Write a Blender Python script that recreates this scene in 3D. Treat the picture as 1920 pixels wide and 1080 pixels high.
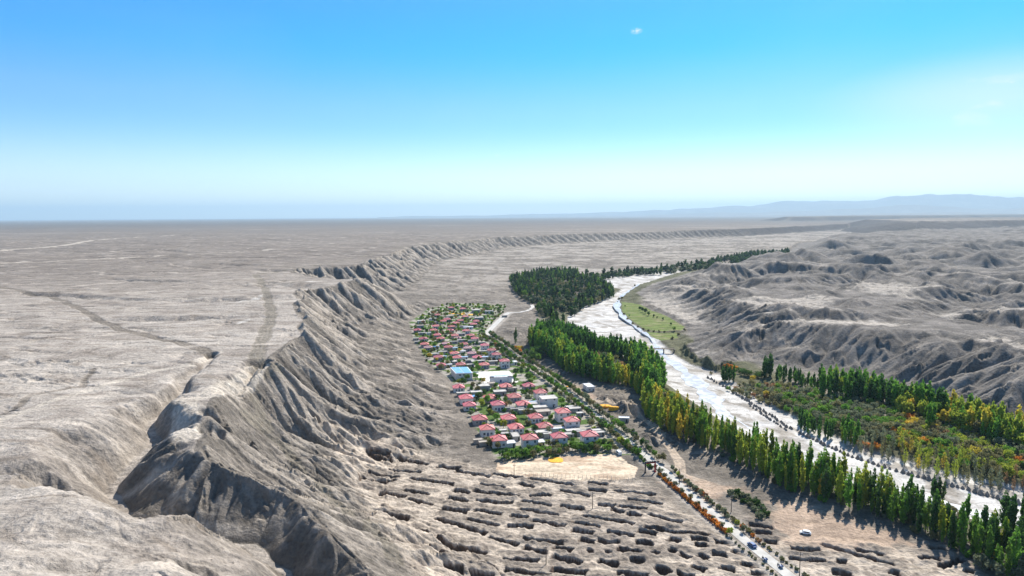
import bpy, bmesh, math, random
import numpy as np
from mathutils import Vector, Matrix
rad = math.radians
scene = bpy.context.scene
for o in list(bpy.data.objects):
    bpy.data.objects.remove(o)
COL = scene.collection
f32 = np.float32

# ------------------------------------------------------------------ camera, sky, sun, exposure
CAM_H = 130.0
cam_d = bpy.data.cameras.new('camera')
cam = bpy.data.objects.new('camera', cam_d)
COL.objects.link(cam)
cam_d.sensor_width = 36.0
cam_d.lens = 24.0
cam_d.clip_start = 1.0
cam_d.clip_end = 200000.0
cam.matrix_world = Matrix.Translation((0, 0, CAM_H)) @ Matrix.Rotation(rad(90 - 6.02), 4, 'X') @ Matrix.Rotation(rad(-0.35), 4, 'Z')
scene.camera = cam

SUN_AZ, SUN_EL = 28.0, 42.0
world = bpy.data.worlds.new("World")
scene.world = world
world.use_nodes = True
wt = world.node_tree
for n in list(wt.nodes): wt.nodes.remove(n)
w_out = wt.nodes.new('ShaderNodeOutputWorld')
w_bg = wt.nodes.new('ShaderNodeBackground')
w_sky = wt.nodes.new('ShaderNodeTexSky')
w_sky.sky_type = 'NISHITA'
w_sky.sun_disc = False
w_sky.sun_elevation = rad(SUN_EL)
w_sky.sun_rotation = rad(SUN_AZ)
w_sky.altitude = 1200
w_sky.air_density = 1.0
w_sky.dust_density = 0.4
w_sky.ozone_density = 2.0
w_hsv = wt.nodes.new('ShaderNodeHueSaturation')
w_hsv.inputs['Saturation'].default_value = 1.15
w_hsv.inputs['Hue'].default_value = 0.5
w_hsv.inputs['Value'].default_value = 1.3
w_bg.inputs['Strength'].default_value = 0.08
wt.links.new(w_sky.outputs[0], w_hsv.inputs['Color'])
W_SKYCOL = w_hsv
wt.links.new(w_bg.outputs[0], w_out.inputs[0])

sun_d = bpy.data.lights.new('sun', 'SUN')
sun_d.energy = 4.6
sun_d.angle = rad(0.5)
sun_d.color = (1.0, 0.945, 0.865)
sun = bpy.data.objects.new('sun', sun_d)
COL.objects.link(sun)
sdir = Vector((math.sin(rad(SUN_AZ)) * math.cos(rad(SUN_EL)), math.cos(rad(SUN_AZ)) * math.cos(rad(SUN_EL)), math.sin(rad(SUN_EL))))
sun.rotation_euler = sdir.to_track_quat('Z', 'Y').to_euler()
sun.location = (0, 0, 400)

scene.view_settings.view_transform = 'Standard'
scene.view_settings.look = 'None'
scene.view_settings.exposure = 0.82
scene.view_settings.gamma = 1.0
scene.render.engine = 'CYCLES'
scene.cycles.max_bounces = 5
scene.cycles.volume_bounces = 0
scene.cycles.use_denoising = True

# thin cirrus and small clouds of the sky itself, by direction
def wn(t, **kw):
    n = wt.nodes.new(t)
    for k, v in kw.items(): setattr(n, k, v)
    return n
tc = wn('ShaderNodeTexCoord')
sep = wn('ShaderNodeSeparateXYZ'); wt.links.new(tc.outputs['Generated'], sep.inputs[0])
mp = wn('ShaderNodeMapping'); mp.inputs['Scale'].default_value = (1.3, 1.3, 5.5)
mp.inputs['Location'].default_value = (2.1, 0.4, 1.7)
wt.links.new(tc.outputs['Generated'], mp.inputs[0])
nz = wn('ShaderNodeTexNoise'); nz.inputs['Scale'].default_value = 1.6; nz.inputs['Detail'].default_value = 5.0; nz.inputs['Roughness'].default_value = 0.45
nz.inputs['Distortion'].default_value = 0.6
wt.links.new(mp.outputs[0], nz.inputs['Vector'])
rmp = wn('ShaderNodeMapRange'); rmp.inputs[1].default_value = 0.50; rmp.inputs[2].default_value = 0.85; rmp.inputs[3].default_value = 0.0; rmp.inputs[4].default_value = 0.045
wt.links.new(nz.outputs['Fac'], rmp.inputs[0])
def blob(d, sharp, stren, noise_scale=None, stretch=(1, 1, 1)):
    """soft cloud patch round the direction d"""
    d = Vector(d).normalized()
    sub = wn('ShaderNodeVectorMath', operation='SUBTRACT'); sub.inputs[1].default_value = d
    wt.links.new(tc.outputs['Generated'], sub.inputs[0])
    mul = wn('ShaderNodeVectorMath', operation='MULTIPLY'); mul.inputs[1].default_value = stretch
    wt.links.new(sub.outputs[0], mul.inputs[0])
    ln = wn('ShaderNodeVectorMath', operation='LENGTH'); wt.links.new(mul.outputs[0], ln.inputs[0])
    mr = wn('ShaderNodeMapRange', interpolation_type='SMOOTHSTEP')
    mr.inputs[1].default_value = sharp; mr.inputs[2].default_value = 0.0; mr.inputs[3].default_value = 0; mr.inputs[4].default_value = 1
    wt.links.new(ln.outputs['Value'], mr.inputs[0])
    out = mr.outputs[0]
    if noise_scale:
        nn = wn('ShaderNodeTexNoise'); nn.inputs['Scale'].default_value = noise_scale; nn.inputs['Detail'].default_value = 4
        mm = wn('ShaderNodeMapping'); mm.inputs['Scale'].default_value = (1, 1, 3)
        wt.links.new(tc.outputs['Generated'], mm.inputs[0]); wt.links.new(mm.outputs[0], nn.inputs['Vector'])
        ms = wn('ShaderNodeMapRange'); ms.inputs[1].default_value = 0.42; ms.inputs[2].default_value = 0.65
        wt.links.new(nn.outputs['Fac'], ms.inputs[0])
        m2 = wn('ShaderNodeMath', operation='MULTIPLY'); wt.links.new(out, m2.inputs[0]); wt.links.new(ms.outputs[0], m2.inputs[1]); out = m2.outputs[0]
    m3 = wn('ShaderNodeMath', operation='MULTIPLY'); wt.links.new(out, m3.inputs[0]); m3.inputs[1].default_value = stren
    return m3.outputs[0]

RM = cam.matrix_world.to_3x3()
def ray(px, py):
    d = RM @ Vector(((px - 960) / 1280.0, (540 - py) / 1280.0, -1.0))
    return d.normalized()
def at(px, py, z=0.0):
    d = ray(px, py)
    t = (z - CAM_H) / d.z
    return (d.x * t, d.y * t)
def proj(x, y, z):
    v = RM.transposed() @ Vector((x, y, z - CAM_H))
    return (960 + 1280 * v.x / -v.z, 540 - 1280 * v.y / -v.z)

fac = rmp.outputs[0]
for d, s, st, ns, stc in [(ray(1193, 58), .011, 1.0, 260, (1, 1, 2.0)), (ray(933, 291), .006, .75, 350, (1, 1, 2.5)),
                          (ray(1895, 151), .016, 1.0, 130, (1, 1, 2.5)), (ray(1840, 185), .20, .95, 9, (1, 1, 4.0)), (ray(1870, 180), .24, .42, None, (1, 1, 3.6))]:
    b = blob(d, s, st, ns, stc)
    mx = wn('ShaderNodeMath', operation='MAXIMUM'); wt.links.new(fac, mx.inputs[0]); wt.links.new(b, mx.inputs[1]); fac = mx.outputs[0]
ramp = wn('ShaderNodeValToRGB'); ramp.color_ramp.interpolation = 'EASE'
for e, (p_, col) in zip([ramp.color_ramp.elements[0], ramp.color_ramp.elements[1]] + [ramp.color_ramp.elements.new(.5) for _ in range(4)],
        [(0.0, (1.05, 1.02, 1.02)), (1.0, (.85, .80, .66)), (.05, (.86, .875, .985)), (.135, (.42, .70, 1.02)), (.235, (.10, .70, 1.12)), (.5, (.74, .76, .70))]):  # neutral-warm tone of the unseen upper sky is added to warm the ambient
    e.position = p_; e.color = (*col, 1)
wt.links.new(sep.outputs['Z'], ramp.inputs[0])
tint = wn('ShaderNodeMix', data_type='RGBA', blend_type='MULTIPLY'); tint.inputs[0].default_value = 1.0
wt.links.new(W_SKYCOL.outputs[0], tint.inputs[6]); wt.links.new(ramp.outputs[0], tint.inputs[7])
class _o: outputs = [tint.outputs[2]]
W_SKYCOL = _o
mixc = wn('ShaderNodeMix', data_type='RGBA'); mixc.inputs[7].default_value = (7.6, 7.8, 8.0, 1)
wt.links.new(fac, mixc.inputs[0]); wt.links.new(W_SKYCOL.outputs[0], mixc.inputs[6])
wt.links.new(mixc.outputs[2], w_bg.inputs['Color'])

# ------------------------------------------------------------------ helpers: objects
def tag(o, label=None, cat=None, group=None, kind=None):
    if label: o['label'] = label
    if cat: o['category'] = cat
    if group: o['group'] = group
    if kind: o['kind'] = kind
    return o
def empty(name, x, y, z=0.0, rz=0.0):
    o = bpy.data.objects.new(name, None)
    o.location = (x, y, z); o.rotation_euler = (0, 0, rz)
    o.empty_display_size = 0.5
    COL.objects.link(o)
    return o
class MB:
    """collects verts and faces; build() links them as ONE mesh object"""
    def __init__(s): s.v = []; s.f = []
    def add(s, vs, fs):
        n = len(s.v); s.v += [tuple(v) for v in vs]; s.f += [tuple(i + n for i in f) for f in fs]; return s
    def box(s, x0, y0, z0, x1, y1, z1):
        return s.add([(x0,y0,z0),(x1,y0,z0),(x1,y1,z0),(x0,y1,z0),(x0,y0,z1),(x1,y0,z1),(x1,y1,z1),(x0,y1,z1)],
                     [(0,3,2,1),(4,5,6,7),(0,1,5,4),(1,2,6,5),(2,3,7,6),(3,0,4,7)])
    def cone(s, c, r0, r1, h, n=6, a0=0.0):
        x, y, z = c
        vs = [(x + r0*math.cos(a0+2*math.pi*i/n), y + r0*math.sin(a0+2*math.pi*i/n), z) for i in range(n)]
        vs += [(x + r1*math.cos(a0+2*math.pi*i/n), y + r1*math.sin(a0+2*math.pi*i/n), z + h) for i in range(n)]
        fs = [(i, (i+1) % n, n + (i+1) % n, n + i) for i in range(n)] + [tuple(range(n-1, -1, -1)), tuple(range(n, 2*n))]
        return s.add(vs, fs)
    def bar(s, a, b, r0, r1=None, n=5):
        a = Vector(a); b = Vector(b); r1 = r0 if r1 is None else r1
        d = (b - a).normalized(); u = d.orthogonal().normalized(); w = d.cross(u)
        vs = []
        for p, r in ((a, r0), (b, r1)):
            for i in range(n):
                t = 2*math.pi*i/n; vs.append(p + u*(r*math.cos(t)) + w*(r*math.sin(t)))
        fs = [(i, (i+1) % n, n + (i+1) % n, n + i) for i in range(n)] + [tuple(range(n-1, -1, -1)), tuple(range(n, 2*n))]
        return s.add(vs, fs)
    def mesh(s, name, mats, idx=None):
        me = bpy.data.meshes.new(name)
        me.from_pydata(s.v, [], s.f)
        for m in (mats if isinstance(mats, (list, tuple)) else [mats]): me.materials.append(m)
        if idx is not None: me.polygons.foreach_set('material_index', idx)
        me.update()
        return me
    def build(s, name, mats, parent=None, idx=None):
        return link(name, s.mesh(name, mats, idx), parent)
def link(name, me, parent=None):
    o = bpy.data.objects.new(name, me)
    COL.objects.link(o)
    if parent is not None: o.parent = parent
    return o
def copy_tree(o, parent=None):
    c = o.copy(); COL.objects.link(c)
    if parent is not None: c.parent = parent
    for ch in CH.get(o.name, []): copy_tree(ch, c)
    return c
CH = {}
def reg(parent, *kids):
    CH.setdefault(parent.name, []).extend(kids)

# ------------------------------------------------------------------ helpers: numpy noise and distances
_rs = np.random.RandomState(7)
_ang = _rs.rand(4096).astype(f32) * f32(2 * math.pi)
_gx, _gy = np.cos(_ang), np.sin(_ang)
_j1 = (_rs.rand(4096).astype(f32) - .5); _j2 = (_rs.rand(4096).astype(f32) - .5)
def hsh(xi, yi, seed):
    h = xi.astype(np.int64) * 374761393 + yi.astype(np.int64) * 668265263 + seed * 1274126177
    h = (h ^ (h >> 13)) * 1103515245
    return ((h ^ (h >> 16)) & 4095).astype(np.int32)
def gn(x, y, seed=0):
    xf = np.floor(x); yf = np.floor(y)
    xi = xf.astype(np.int32); yi = yf.astype(np.int32)
    fx = (x - xf).astype(f32); fy = (y - yf).astype(f32)
    u = fx*fx*fx*(fx*(fx*6-15)+10); v = fy*fy*fy*(fy*(fy*6-15)+10)
    r = []
    for j in (0, 1):
        for i in (0, 1):
            h = hsh(xi + i, yi + j, seed)
            r.append(_gx[h]*(fx-i) + _gy[h]*(fy-j))
    a = r[0] + u*(r[1]-r[0]); b = r[2] + u*(r[3]-r[2])
    return (a + v*(b-a)) * f32(1.5)
def fbm(x, y, lam, octv=4, seed=0, gain=0.5):
    s = 0; a = 1.0; t = 0
    for k in range(octv):
        s = s + a*gn(x*f32(2**k/lam) + k*17.3, y*f32(2**k/lam) - k*9.1, seed+k); t += a; a *= gain
    return s/f32(t)
def ridged(x, y, lam, octv=3, seed=0, gain=0.5):
    s = 0; a = 1.0; t = 0
    for k in range(octv):
        s = s + a*(1-np.abs(gn(x*f32(2**k/lam) + k*13.3, y*f32(2**k/lam) - k*5.1, seed+k))*1.6); t += a; a *= gain
    return s/f32(t)
def sst(a, b, x):
    t = np.clip((x-a)/(b-a), 0, 1); return t*t*(3-2*t)
def dline(X, Y, pts, maxd, vals=None):
    """distance to a polyline (capped at maxd); with vals also the value interpolated along it"""
    D = np.full(X.shape, maxd, f32); V = np.zeros(X.shape, f32) if vals is not None else None
    for k in range(len(pts)-1):
        (x0, y0), (x1, y1) = pts[k][:2], pts[k+1][:2]
        m = (X > min(x0,x1)-maxd) & (X < max(x0,x1)+maxd) & (Y > min(y0,y1)-maxd) & (Y < max(y0,y1)+maxd)
        ii = np.nonzero(m.ravel())[0]
        if not len(ii): continue
        px = X.ravel()[ii]; py = Y.ravel()[ii]
        dx, dy = x1-x0, y1-y0; L = dx*dx+dy*dy + 1e-9
        t = np.clip(((px-x0)*dx + (py-y0)*dy)/L, 0, 1)
        d = np.hypot(px-x0-t*dx, py-y0-t*dy).astype(f32)
        cur = D.ravel()[ii]; b = d < cur
        D.ravel()[ii[b]] = d[b]
        if vals is not None: V.ravel()[ii[b]] = (vals[k] + (vals[k+1]-vals[k])*t[b])
    return (D, V) if vals is not None else D
def inside(X, Y, poly):
    c = np.zeros(X.shape, bool)
    xs = [p[0] for p in poly]; ys = [p[1] for p in poly]
    m = (X >= min(xs)) & (X <= max(xs)) & (Y >= min(ys)) & (Y <= max(ys))
    ii = np.nonzero(m.ravel())[0]
    if not len(ii): return c
    px = X.ravel()[ii]; py = Y.ravel()[ii]; r = np.zeros(len(ii), bool)
    n = len(poly)
    for k in range(n):
        x0, y0 = poly[k]; x1, y1 = poly[(k+1) % n]
        if y0 == y1: continue
        cr = ((y0 > py) != (y1 > py)) & (px < (x1-x0)*(py-y0)/(y1-y0) + x0)
        r ^= cr
    c.ravel()[ii] = r
    return c
def sdist(X, Y, poly, maxd):
    """signed distance to a polygon, negative inside"""
    d = dline(X, Y, list(poly)+[poly[0]], maxd)
    return np.where(inside(X, Y, poly), -d, d)
def inpoly(x, y, poly):
    r = False; n = len(poly)
    for k in range(n):
        x0, y0 = poly[k]; x1, y1 = poly[(k+1) % n]
        if (y0 > y) != (y1 > y) and x < (x1-x0)*(y-y0)/(y1-y0)+x0: r = not r
    return r
def P(z, *pts):
    return [at(a, b, z) for a, b in pts]

# ------------------------------------------------------------------ the lie of the land (all points turned into metres)
RIM = P(50, (1380,430),(1277,432.5),(1200,435),(1100,438),(1000,442),(920,446),(860,453),(800,460),(760,465),(738,475),(705,487),(672,497),(640,499),
        (597,502),(565,503),(543,507),(587,519),(630,522.5),(680,521),(663,527),(610,537),(563,543),(555,552),(572,561),(556,570),(566,590),(578,600),(566,612),(578,628),(552,640),(538,652),
        (512,668),(520,678),(478,690),(452,697),(440,715),(415,735),(400,765))
CREST = [(383,853,46),(433,873,44),(500,897,41),(533,920,39),(583,973,36),(617,1020,34),(640,1053,32),(672,1110,29),(720,1220,24)]
CRW = [at(a, b, z) for a, b, z in CREST]
PLAT = [(60000, 30000), (20000, 14000), (6000, 7800), (2600, 5400)] + RIM + CRW + [(-20, 60), (0, -300), (0, -60000), (-80000, -60000), (-80000, 80000), (60000, 80000)]
PCTRL = [(a, b, z) for a, b, z in CREST] + [(0,1080,50),(100,950,50),(200,940,49),(300,960,46),(380,990,42),(440,1010,37),(510,1060,30),(300,1060,47),(400,1075,42),
         (100,800,50),(285,760,49),(0,700,50),(400,650,50),(520,600,50),(400,765,49),(340,850,47),(560,560,50),(600,640,50),(200,850,50),(450,720,49),(620,525,50)]
PCW = [(*at(a, b, z), z) for a, b, z in PCTRL]
CANYON = [(400,668,48.5),(345,715,45),(318,760,41),(292,800,38),(284,835,35),(268,860,34),(236,890,32),(208,930,30),(250,980,28),(340,1015,26),(460,1018,24),(540,1082,20),(640,1200,14),(760,1420,5)]
CANW = [at(a, b, z) for a, b, z in CANYON]
CANZ = [c[2] for c in CANYON]
FACE = [at(a, b, z) for a, b, z in [(205,930,30),(285,835,40),(333,833,46),(400,853,46),(433,873,44),(500,897,41),(583,973,36),(640,1053,32),(720,1220,24),(560,1150,16),(460,1030,24),(340,1030,26)]]
GUL = [[(0,889,46),(40,892,44),(75,905,41),(105,930,37),(150,960,33),(208,975,30)],
       [(172,828,46),(205,850,42),(240,880,34)],
       [(212,790,47),(245,808,43),(280,835,37)],
       [(398,790,44),(430,815,40),(462,842,33),(500,870,24)],
       [(452,690,47),(492,692,44),(470,712,44),(452,760,40)],
       [(290,742,47),(310,750,45),(320,760,42)],
       [(205,975,48),(260,1010,46),(330,1050,42),(420,1100,34)],
       [(205,950,47),(270,985,40),(360,1020,28)]]
BEDR = P(-6, (1470,505),(1290,508),(1240,522),(1195,536),(1168,552),(1152,575),(1168,600),(1205,625),(1240,648),(1262,668),(1290,685),(1340,700),(1400,735),(1450,765),(1520,805),(1600,838),(1700,870),(1800,895),(1920,920),(2200,975))
BEDL = P(-6, (1470,500),(1270,508),(1200,513),(1120,522),(1100,532),(1140,540),(1168,545),(1150,555),(1100,572),(1068,595),(1066,620),(1110,645),(1180,672),(1215,692),(1250,718),(1290,745),(1350,785),(1420,825),(1500,862),(1580,897),(1640,922),(1720,945),(1800,966),(1920,1000),(2200,1090))
BED = BEDR + BEDL[::-1]
HB = P(0, (1900,437),(1640,447),(1500,458),(1470,478),(1400,488),(1290,512),(1215,532),(1182,550),(1215,568),(1262,590),(1292,612),(1285,640),(1268,655),(1300,672),(1340,688),(1400,682),(1480,694),(1560,703),(1660,722),(1700,742),(1790,775),(1870,800),(1950,815),(2300,900))
RIGHT = HB + [(2000, -200), (60000, -200), (60000, 9000), (12000, 4800)]
MESA_A = P(0, (1540,431),(1610,440),(1700,445),(1780,443.5),(1920,440),(2100,437)) + [(14000, 5600), (14000, 9000), (6000, 8600), (4300, 7800)]
MESA_B = P(0, (1385,421.5),(1450,424.5),(1600,422),(1700,419)) + [(16000, 14500), (12000, 17000), (7000, 15000)]
FIELD1 = P(-3, (1166,566),(1200,571),(1222,583),(1248,592),(1283,613),(1277,620),(1240,621),(1212,618),(1187,602),(1168,585))
FIELD2 = P(-3, (1212,622),(1240,625),(1268,624),(1270,634),(1240,638),(1228,634))
LOT = P(0, (932,866),(1015,858),(1155,850),(1173,866),(1196,878),(1190,897),(1120,904),(1000,896),(930,886))
SQUARE = P(0, (884,697),(955,695),(972,716),(950,722),(915,727),(897,708))
ROAD = P(0, (1560,1146),(1480,1080),(1400,1016),(1330,957),(1270,906),(1225,868),(1165,818),(1110,773),(1062,733),(1010,697),(975,675),(940,647),(912,629))
LANE = P(0, (912,629),(917,620),(932,605),(948,590),(956,586.5))
FOOTPATH = P(0, (956,586.5),(975,587),(988,584),(1000,577),(996,571))
STREAM = P(-6.2, (1200,536),(1180,548),(1160,562),(1156,580),(1170,600),(1200,622),(1225,642),(1245,668),(1275,690),(1305,718),(1330,745),(1352,768),(1362,790))
STREAMW = [3, 4, 5, 9, 6, 4, 4, 6, 10, 14, 14, 9, 2]
VILL = P(0, (765,605),(800,580),(850,568),(950,572),(920,620),(990,672),(1120,760),(1200,830),(1240,870),(1170,856),(930,862),(905,830),(880,790),(850,720),(800,680),(775,640))
TREN5 = [(150,380,275,390),(155,405,278,428),(330,422,485,452),(275,480,440,497),(160,492,325,522),(100,515,300,540),(545,465,660,478),(650,490,838,520),(855,508,1015,525),(1060,532,1310,570),(390,530,630,562),(1010,558,1085,578),(785,565,915,582),(1395,560,1500,568),(1395,595,1485,603),(1240,595,1390,628),(1535,600,1765,620),(360,598,492,622),(640,597,718,614),(750,598,1000,632),(1065,630,1170,618),(220,618,360,634),(380,650,515,678),(605,642,712,658),(765,655,960,666),(1020,660,1170,680),(1240,690,1365,702),(1450,678,1532,688),(1570,685,1710,702),(1620,650,1800,672),(570,697,705,718),(760,708,900,732),(955,740,1045,750),(1010,705,1220,738),(245,728,375,760),(1360,738,1635,785),(1530,705,1585,722),(1620,725,1685,742),(1740,735,1920,778),(540,755,815,840),(720,762,880,797),(945,795,1070,800),(1085,768,1255,798),(1310,780,1450,803),(1300,820,1415,840),(1505,835,1640,848),(1675,825,1765,838),(1715,805,1920,838),(395,808,488,846),(840,860,990,900),(1030,868,1240,890),(1355,875,1425,888),(1455,880,1565,890),(1665,887,1742,892),(1850,870,1895,880),(535,870,815,952),(1035,915,1150,950),(1210,915,1300,935),(1565,925,1690,945),(490,930,610,970),(920,978,1100,995),(1200,970,1345,1005),(1460,992,1550,1012),(670,985,850,1028),(1195,1040,1370,1062),(590,1022,680,1045),(935,1045,1175,1075),(730,1062,850,1080),(1565,1062,1720,1080),(1400,1110,1600,1120),(1100,1120,1300,1140)]
TREN6 = [(-60,830,140,845),(50,870,135,875),(85,902,130,905),(190,888,275,895),(100,962,155,980),(175,950,240,958),(290,940,350,955),(340,1012,425,1022),(385,1058,480,1066),(65,1025,125,1045),(215,1030,290,1045),(615,928,770,936),(600,975,800,996),(790,903,1190,1022),(985,928,1125,962),(870,990,915,1000),(1395,922,1470,926),(1335,975,1430,982),(1440,1028,1560,985),(850,1055,945,1070),(1170,1055,1210,1065),(1600,1045,1630,1055),(430,880,525,890),(380,790,500,808),(385,828,490,838),(0,960,40,975),(-20,1065,60,1080)]
PITS = [(640+x/3, 720+y/3, r/3) for x, y, r in [(1400,940,25),(1505,943,20),(1665,990,38),(1765,948,22),(1865,935,26),(1810,1045,50)]]
TRPX = [((640+a/3, 720+b/3-1), (640+c/3, 720+d/3-1)) for a, b, c, d in TREN5] + [((1280+a/3, 720+b/3-1), (1280+c/3, 720+d/3-1)) for a, b, c, d in TREN6]
TRACKS = [(P(50, (900,449),(760,462),(640,488),(545,503),(480,516),(500,545),(508,590),(493,640),(478,665),(480,678),(515,680)), 4.0, 'g'),
          ([at(a, b, z) for a, b, z in [(515,680,50),(470,702,47),(490,740,44),(462,778,38),(520,812,27),(553,850,22),(565,880,19),(610,920,14),(655,965,9),(690,1010,6),(715,1060,3),(740,1120,2)]], 3.0, 'g'),
          (P(50, (-40,530),(45,545),(100,556),(145,575),(190,600),(225,615),(290,630),(330,640),(380,655),(400,666)), 3.4, 'd'),
          (P(50, (-60,812),(0,782),(110,742),(180,718),(290,690),(350,682),(410,660)), 2.2, 'l'),
          (P(50, (480,680),(445,705),(400,735),(350,745),(345,800)), 5.0, 'l'),
          (P(50, (0,770),(60,735),(160,715),(170,690)), 1.6, 'd'),
          (P(50, (-40,470),(100,462),(200,448),(330,440)), 9.0, 'l'), (P(50, (-20,495),(180,487),(300,478),(520,468)), 6.0, 'l'),
          (P(0, (1000,720),(1080,745),(1160,760),(1230,800),(1262,850),(1275,890),(1320,905),(1325,925),(1310,937)), 2.2, 's'),
          (P(0, (1435,1032),(1480,1018),(1510,985),(1500,960),(1490,945)), 2.0, 's'), (P(0, (1480,1018),(1540,1012),(1600,1012),(1660,1020)), 1.6, 's')]
DIRT = [P(0, (1240,905),(1290,893),(1380,915),(1400,925),(1330,935),(1290,920)), P(0, (1445,945),(1500,935),(1620,985),(1720,1020),(1560,1030),(1470,1020)), P(0, (1020,700),(1080,720),(1120,745),(1090,755),(1050,738))]
MOUNDS = [(1140,752,9,3.0),(1172,770,8,3.5),(1195,770,9,3),(1215,825,8,3.0),(1190,860,6,1.5),(1000,640,12,4),(975,625,15,4),(1265,885,6,1),(1330,800,1,.1),(1050,700,6,2.5),(1010,668,8,3)]

def land(X, Y, R):
    """height, colour and kind of the ground at X, Y (arrays)"""
    near = R < 9000
    big = fbm(X, Y, 420, 3, 3)
    # plateau level from control points
    num = np.full(X.shape, 50*2e-7, np.float64); den = np.full(X.shape, 2e-7, np.float64)
    nr = np.nonzero((R < 900).ravel())[0]
    xs, ys = X.ravel()[nr], Y.ravel()[nr]
    for cx, cy, cz in PCW:
        w = 1.0/((xs-cx)**2+(ys-cy)**2+30.0)**1.6
        num.ravel()[nr] += w*cz; den.ravel()[nr] += w
    hp = (num/den).astype(f32)
    farp = sst(600, 2500, R)
    hp = hp + big*(2.0+5*farp) + fbm(X, Y, 46, 4, 11)*(0.9) + ridged(X*0.45+Y*0.15, Y, 28, 3, 15)*0.35
    wad = np.clip(ridged(X*0.35, Y*1.0+0.25*X, 150, 2, 21) - 0.72, 0, 1)*sst(330, 600, R)*(1-sst(2500, 5000, R))
    hp = hp - wad*17 - np.clip(ridged(X*0.5+.2*Y, Y*1.1, 46, 3, 25)-.78, 0, 1)*sst(250, 400, R)*(1-sst(1200, 2400, R))*7
    # valley floor
    hv = fbm(X, Y, 130, 4, 5)*2.2*sst(0, 1, 1.0) + 0*X
    bd = sdist(X, Y, BED, 260.0)
    dp = sdist(X, Y, PLAT, 900.0)
    vil = sdist(X, Y, VILL, 60.0)
    rdd = np.minimum(dline(X, Y, ROAD+LANE[1:], 40.0), 40)
    flat = np.minimum(sst(-4, 30, vil), sst(5, 22, rdd))
    up = sst(700, 2600, Y)
    hv = hv*flat*(0.35+0.65*sst(500, 900, Y)) + up*14*sst(60, 400, bd) + np.clip(ridged(X, Y*2.2, 90, 3, 31)-.55, 0, 1)*9*up*sst(40, 200, bd)
    for mx_, my_, rr, hh in MOUNDS:
        cx, cy = at(mx_, my_, 0)
        q = np.hypot(X-cx, (Y-cy)*0.8)/rr
        hv = hv + hh*np.exp(-q*q*1.2)*(1+0.2*gn(X/6, Y/6, 77))
    rgh = sst(6, 22, vil)*sst(8, 22, rdd)*sst(38, 60, bd)*sst(330, 400, Y)*(1-sst(1500, 2200, Y))
    hv = hv + rgh*(np.clip(ridged(X+4*gn(X/15, Y/15, 33), Y, 34, 4, 34, .6)-.45, 0, 1)*2.6)
    # plateau edge profile
    W = np.interp(Y, [150, 350, 450, 600, 900, 1500, 2500, 4500], [60, 76, 125, 150, 240, 350, 420, 500]).astype(f32)
    wob = fbm(X, Y, 60, 3, 41)*14
    dd = np.clip(dp + wob*sst(0, 60, np.abs(dp))*0.6, 0, 900)
    t = np.clip(dd/W, 0, 1)
    steep = np.interp(Y, [150, 260, 330, 600, 1100], [0.03, 0.05, 0.28, 0.55, 0.80]).astype(f32)
    prof = steep*np.clip(1-dd/np.minimum(W*0.33, 75), 0, 1)**1.3 + (1-steep)*(1-t)**1.4
    prof = prof*sst(-3, 42, vil)
    h = np.where(dp > 0, hv + (hp-hv)*prof, hp)
    h = np.where(dp <= 0, h, h)
    # right hand hills: a dissected plateau
    dr = sdist(X, Y, RIGHT, 900.0)
    inr = dr < 0
    di = -dr
    wx = X + 26*fbm(X, Y, 110, 2, 51); wy = Y + 26*fbm(X, Y, 110, 2, 52)
    rv = 1-np.abs(gn(wx/230, wy/190, 61))*1.9
    rv2 = 1-np.abs(gn(wx/110, wy/95, 62))*1.7
    rv3 = 1-np.abs(gn(wx/45, wy/40, 63))*1.7
    hilly = 1-0.65*sst(2300, 3200, R)
    calm = sst(0.0, 0.35, gn(X/330+.3, Y/260+.7, 66))*0.5*(1-sst(900, 1500, R))
    amt = hilly*(1-calm)
    hr = 52 - amt*(23*sst(-.5, 1.0, rv) + 17*sst(-.45, 1.0, rv2) + 3.0*np.clip(rv3, -.5, 1) - 3.5*(1-np.abs(gn(wx/75+7, wy/65, 64))*2.0)) + calm*-14 + big*4
    shp = sst(0, 1, np.clip(di/np.interp(R, [300, 600, 1200, 3000], [60, 90, 120, 180]), 0, 1))
    hr = np.where(inr, shp*hr, 0) 
    h = np.where(inr, hv*0.4 + hr, h)
    # the dark nose behind the right wood
    for mx_, my_, rr, hh in [(1780,672,48,24),(1840,684,55,30),(1910,708,60,33),(1990,735,70,34)]:
        cx, cy = at(mx_, my_, 10)
        q = np.hypot(X-cx, (Y-cy))/rr
        h = np.where(inr, np.maximum(h, hh*np.clip(1.15-q*0.95, 0, 1)**0.9), h)
    h = np.ascontiguousarray(h)
    # mesas and mountains far off
    for poly, top, ww in ((MESA_A, 84, 330), (MESA_B, 100, 500)):
        m = (R > 3000) & (R < 22000)
        ii = np.nonzero(m.ravel())[0]
        xs, ys = X.ravel()[ii], Y.ravel()[ii]
        d = sdist(xs, ys, poly, 1500.0) + 170*fbm(xs, ys, 700, 3, 71)
        hh = top*np.clip(-d/ww, 0, 1)**0.8
        h.ravel()[ii] = np.maximum(h.ravel()[ii], hh)
    # canyon and gullies cut into the plateau
    wobc = fbm(X, Y, 22, 3, 81)
    Xw = X + 4.5*gn(X/26, Y/26, 83) + 1.5*gn(X/9, Y/9, 84); Yw = Y + 4.5*gn(X/26+9, Y/26, 85) + 1.5*gn(X/9, Y/9, 86)
    d, v = dline(Xw, Yw, CANW, 95.0, CANZ)
    d2 = np.clip(d + wobc*5*sst(4, 25, d), 0, 95)
    cut = v + np.clip(d2-2.0, 0, 95)*(0.95+1.1*sst(34, 44, v))
    msk = (d < 94) & (v > 0)
    k = 2.0
    sm = -k*np.log(np.exp(-np.clip(h, -20, 60)/k) + np.exp(-np.clip(cut, -20, 120)/k))
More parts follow.
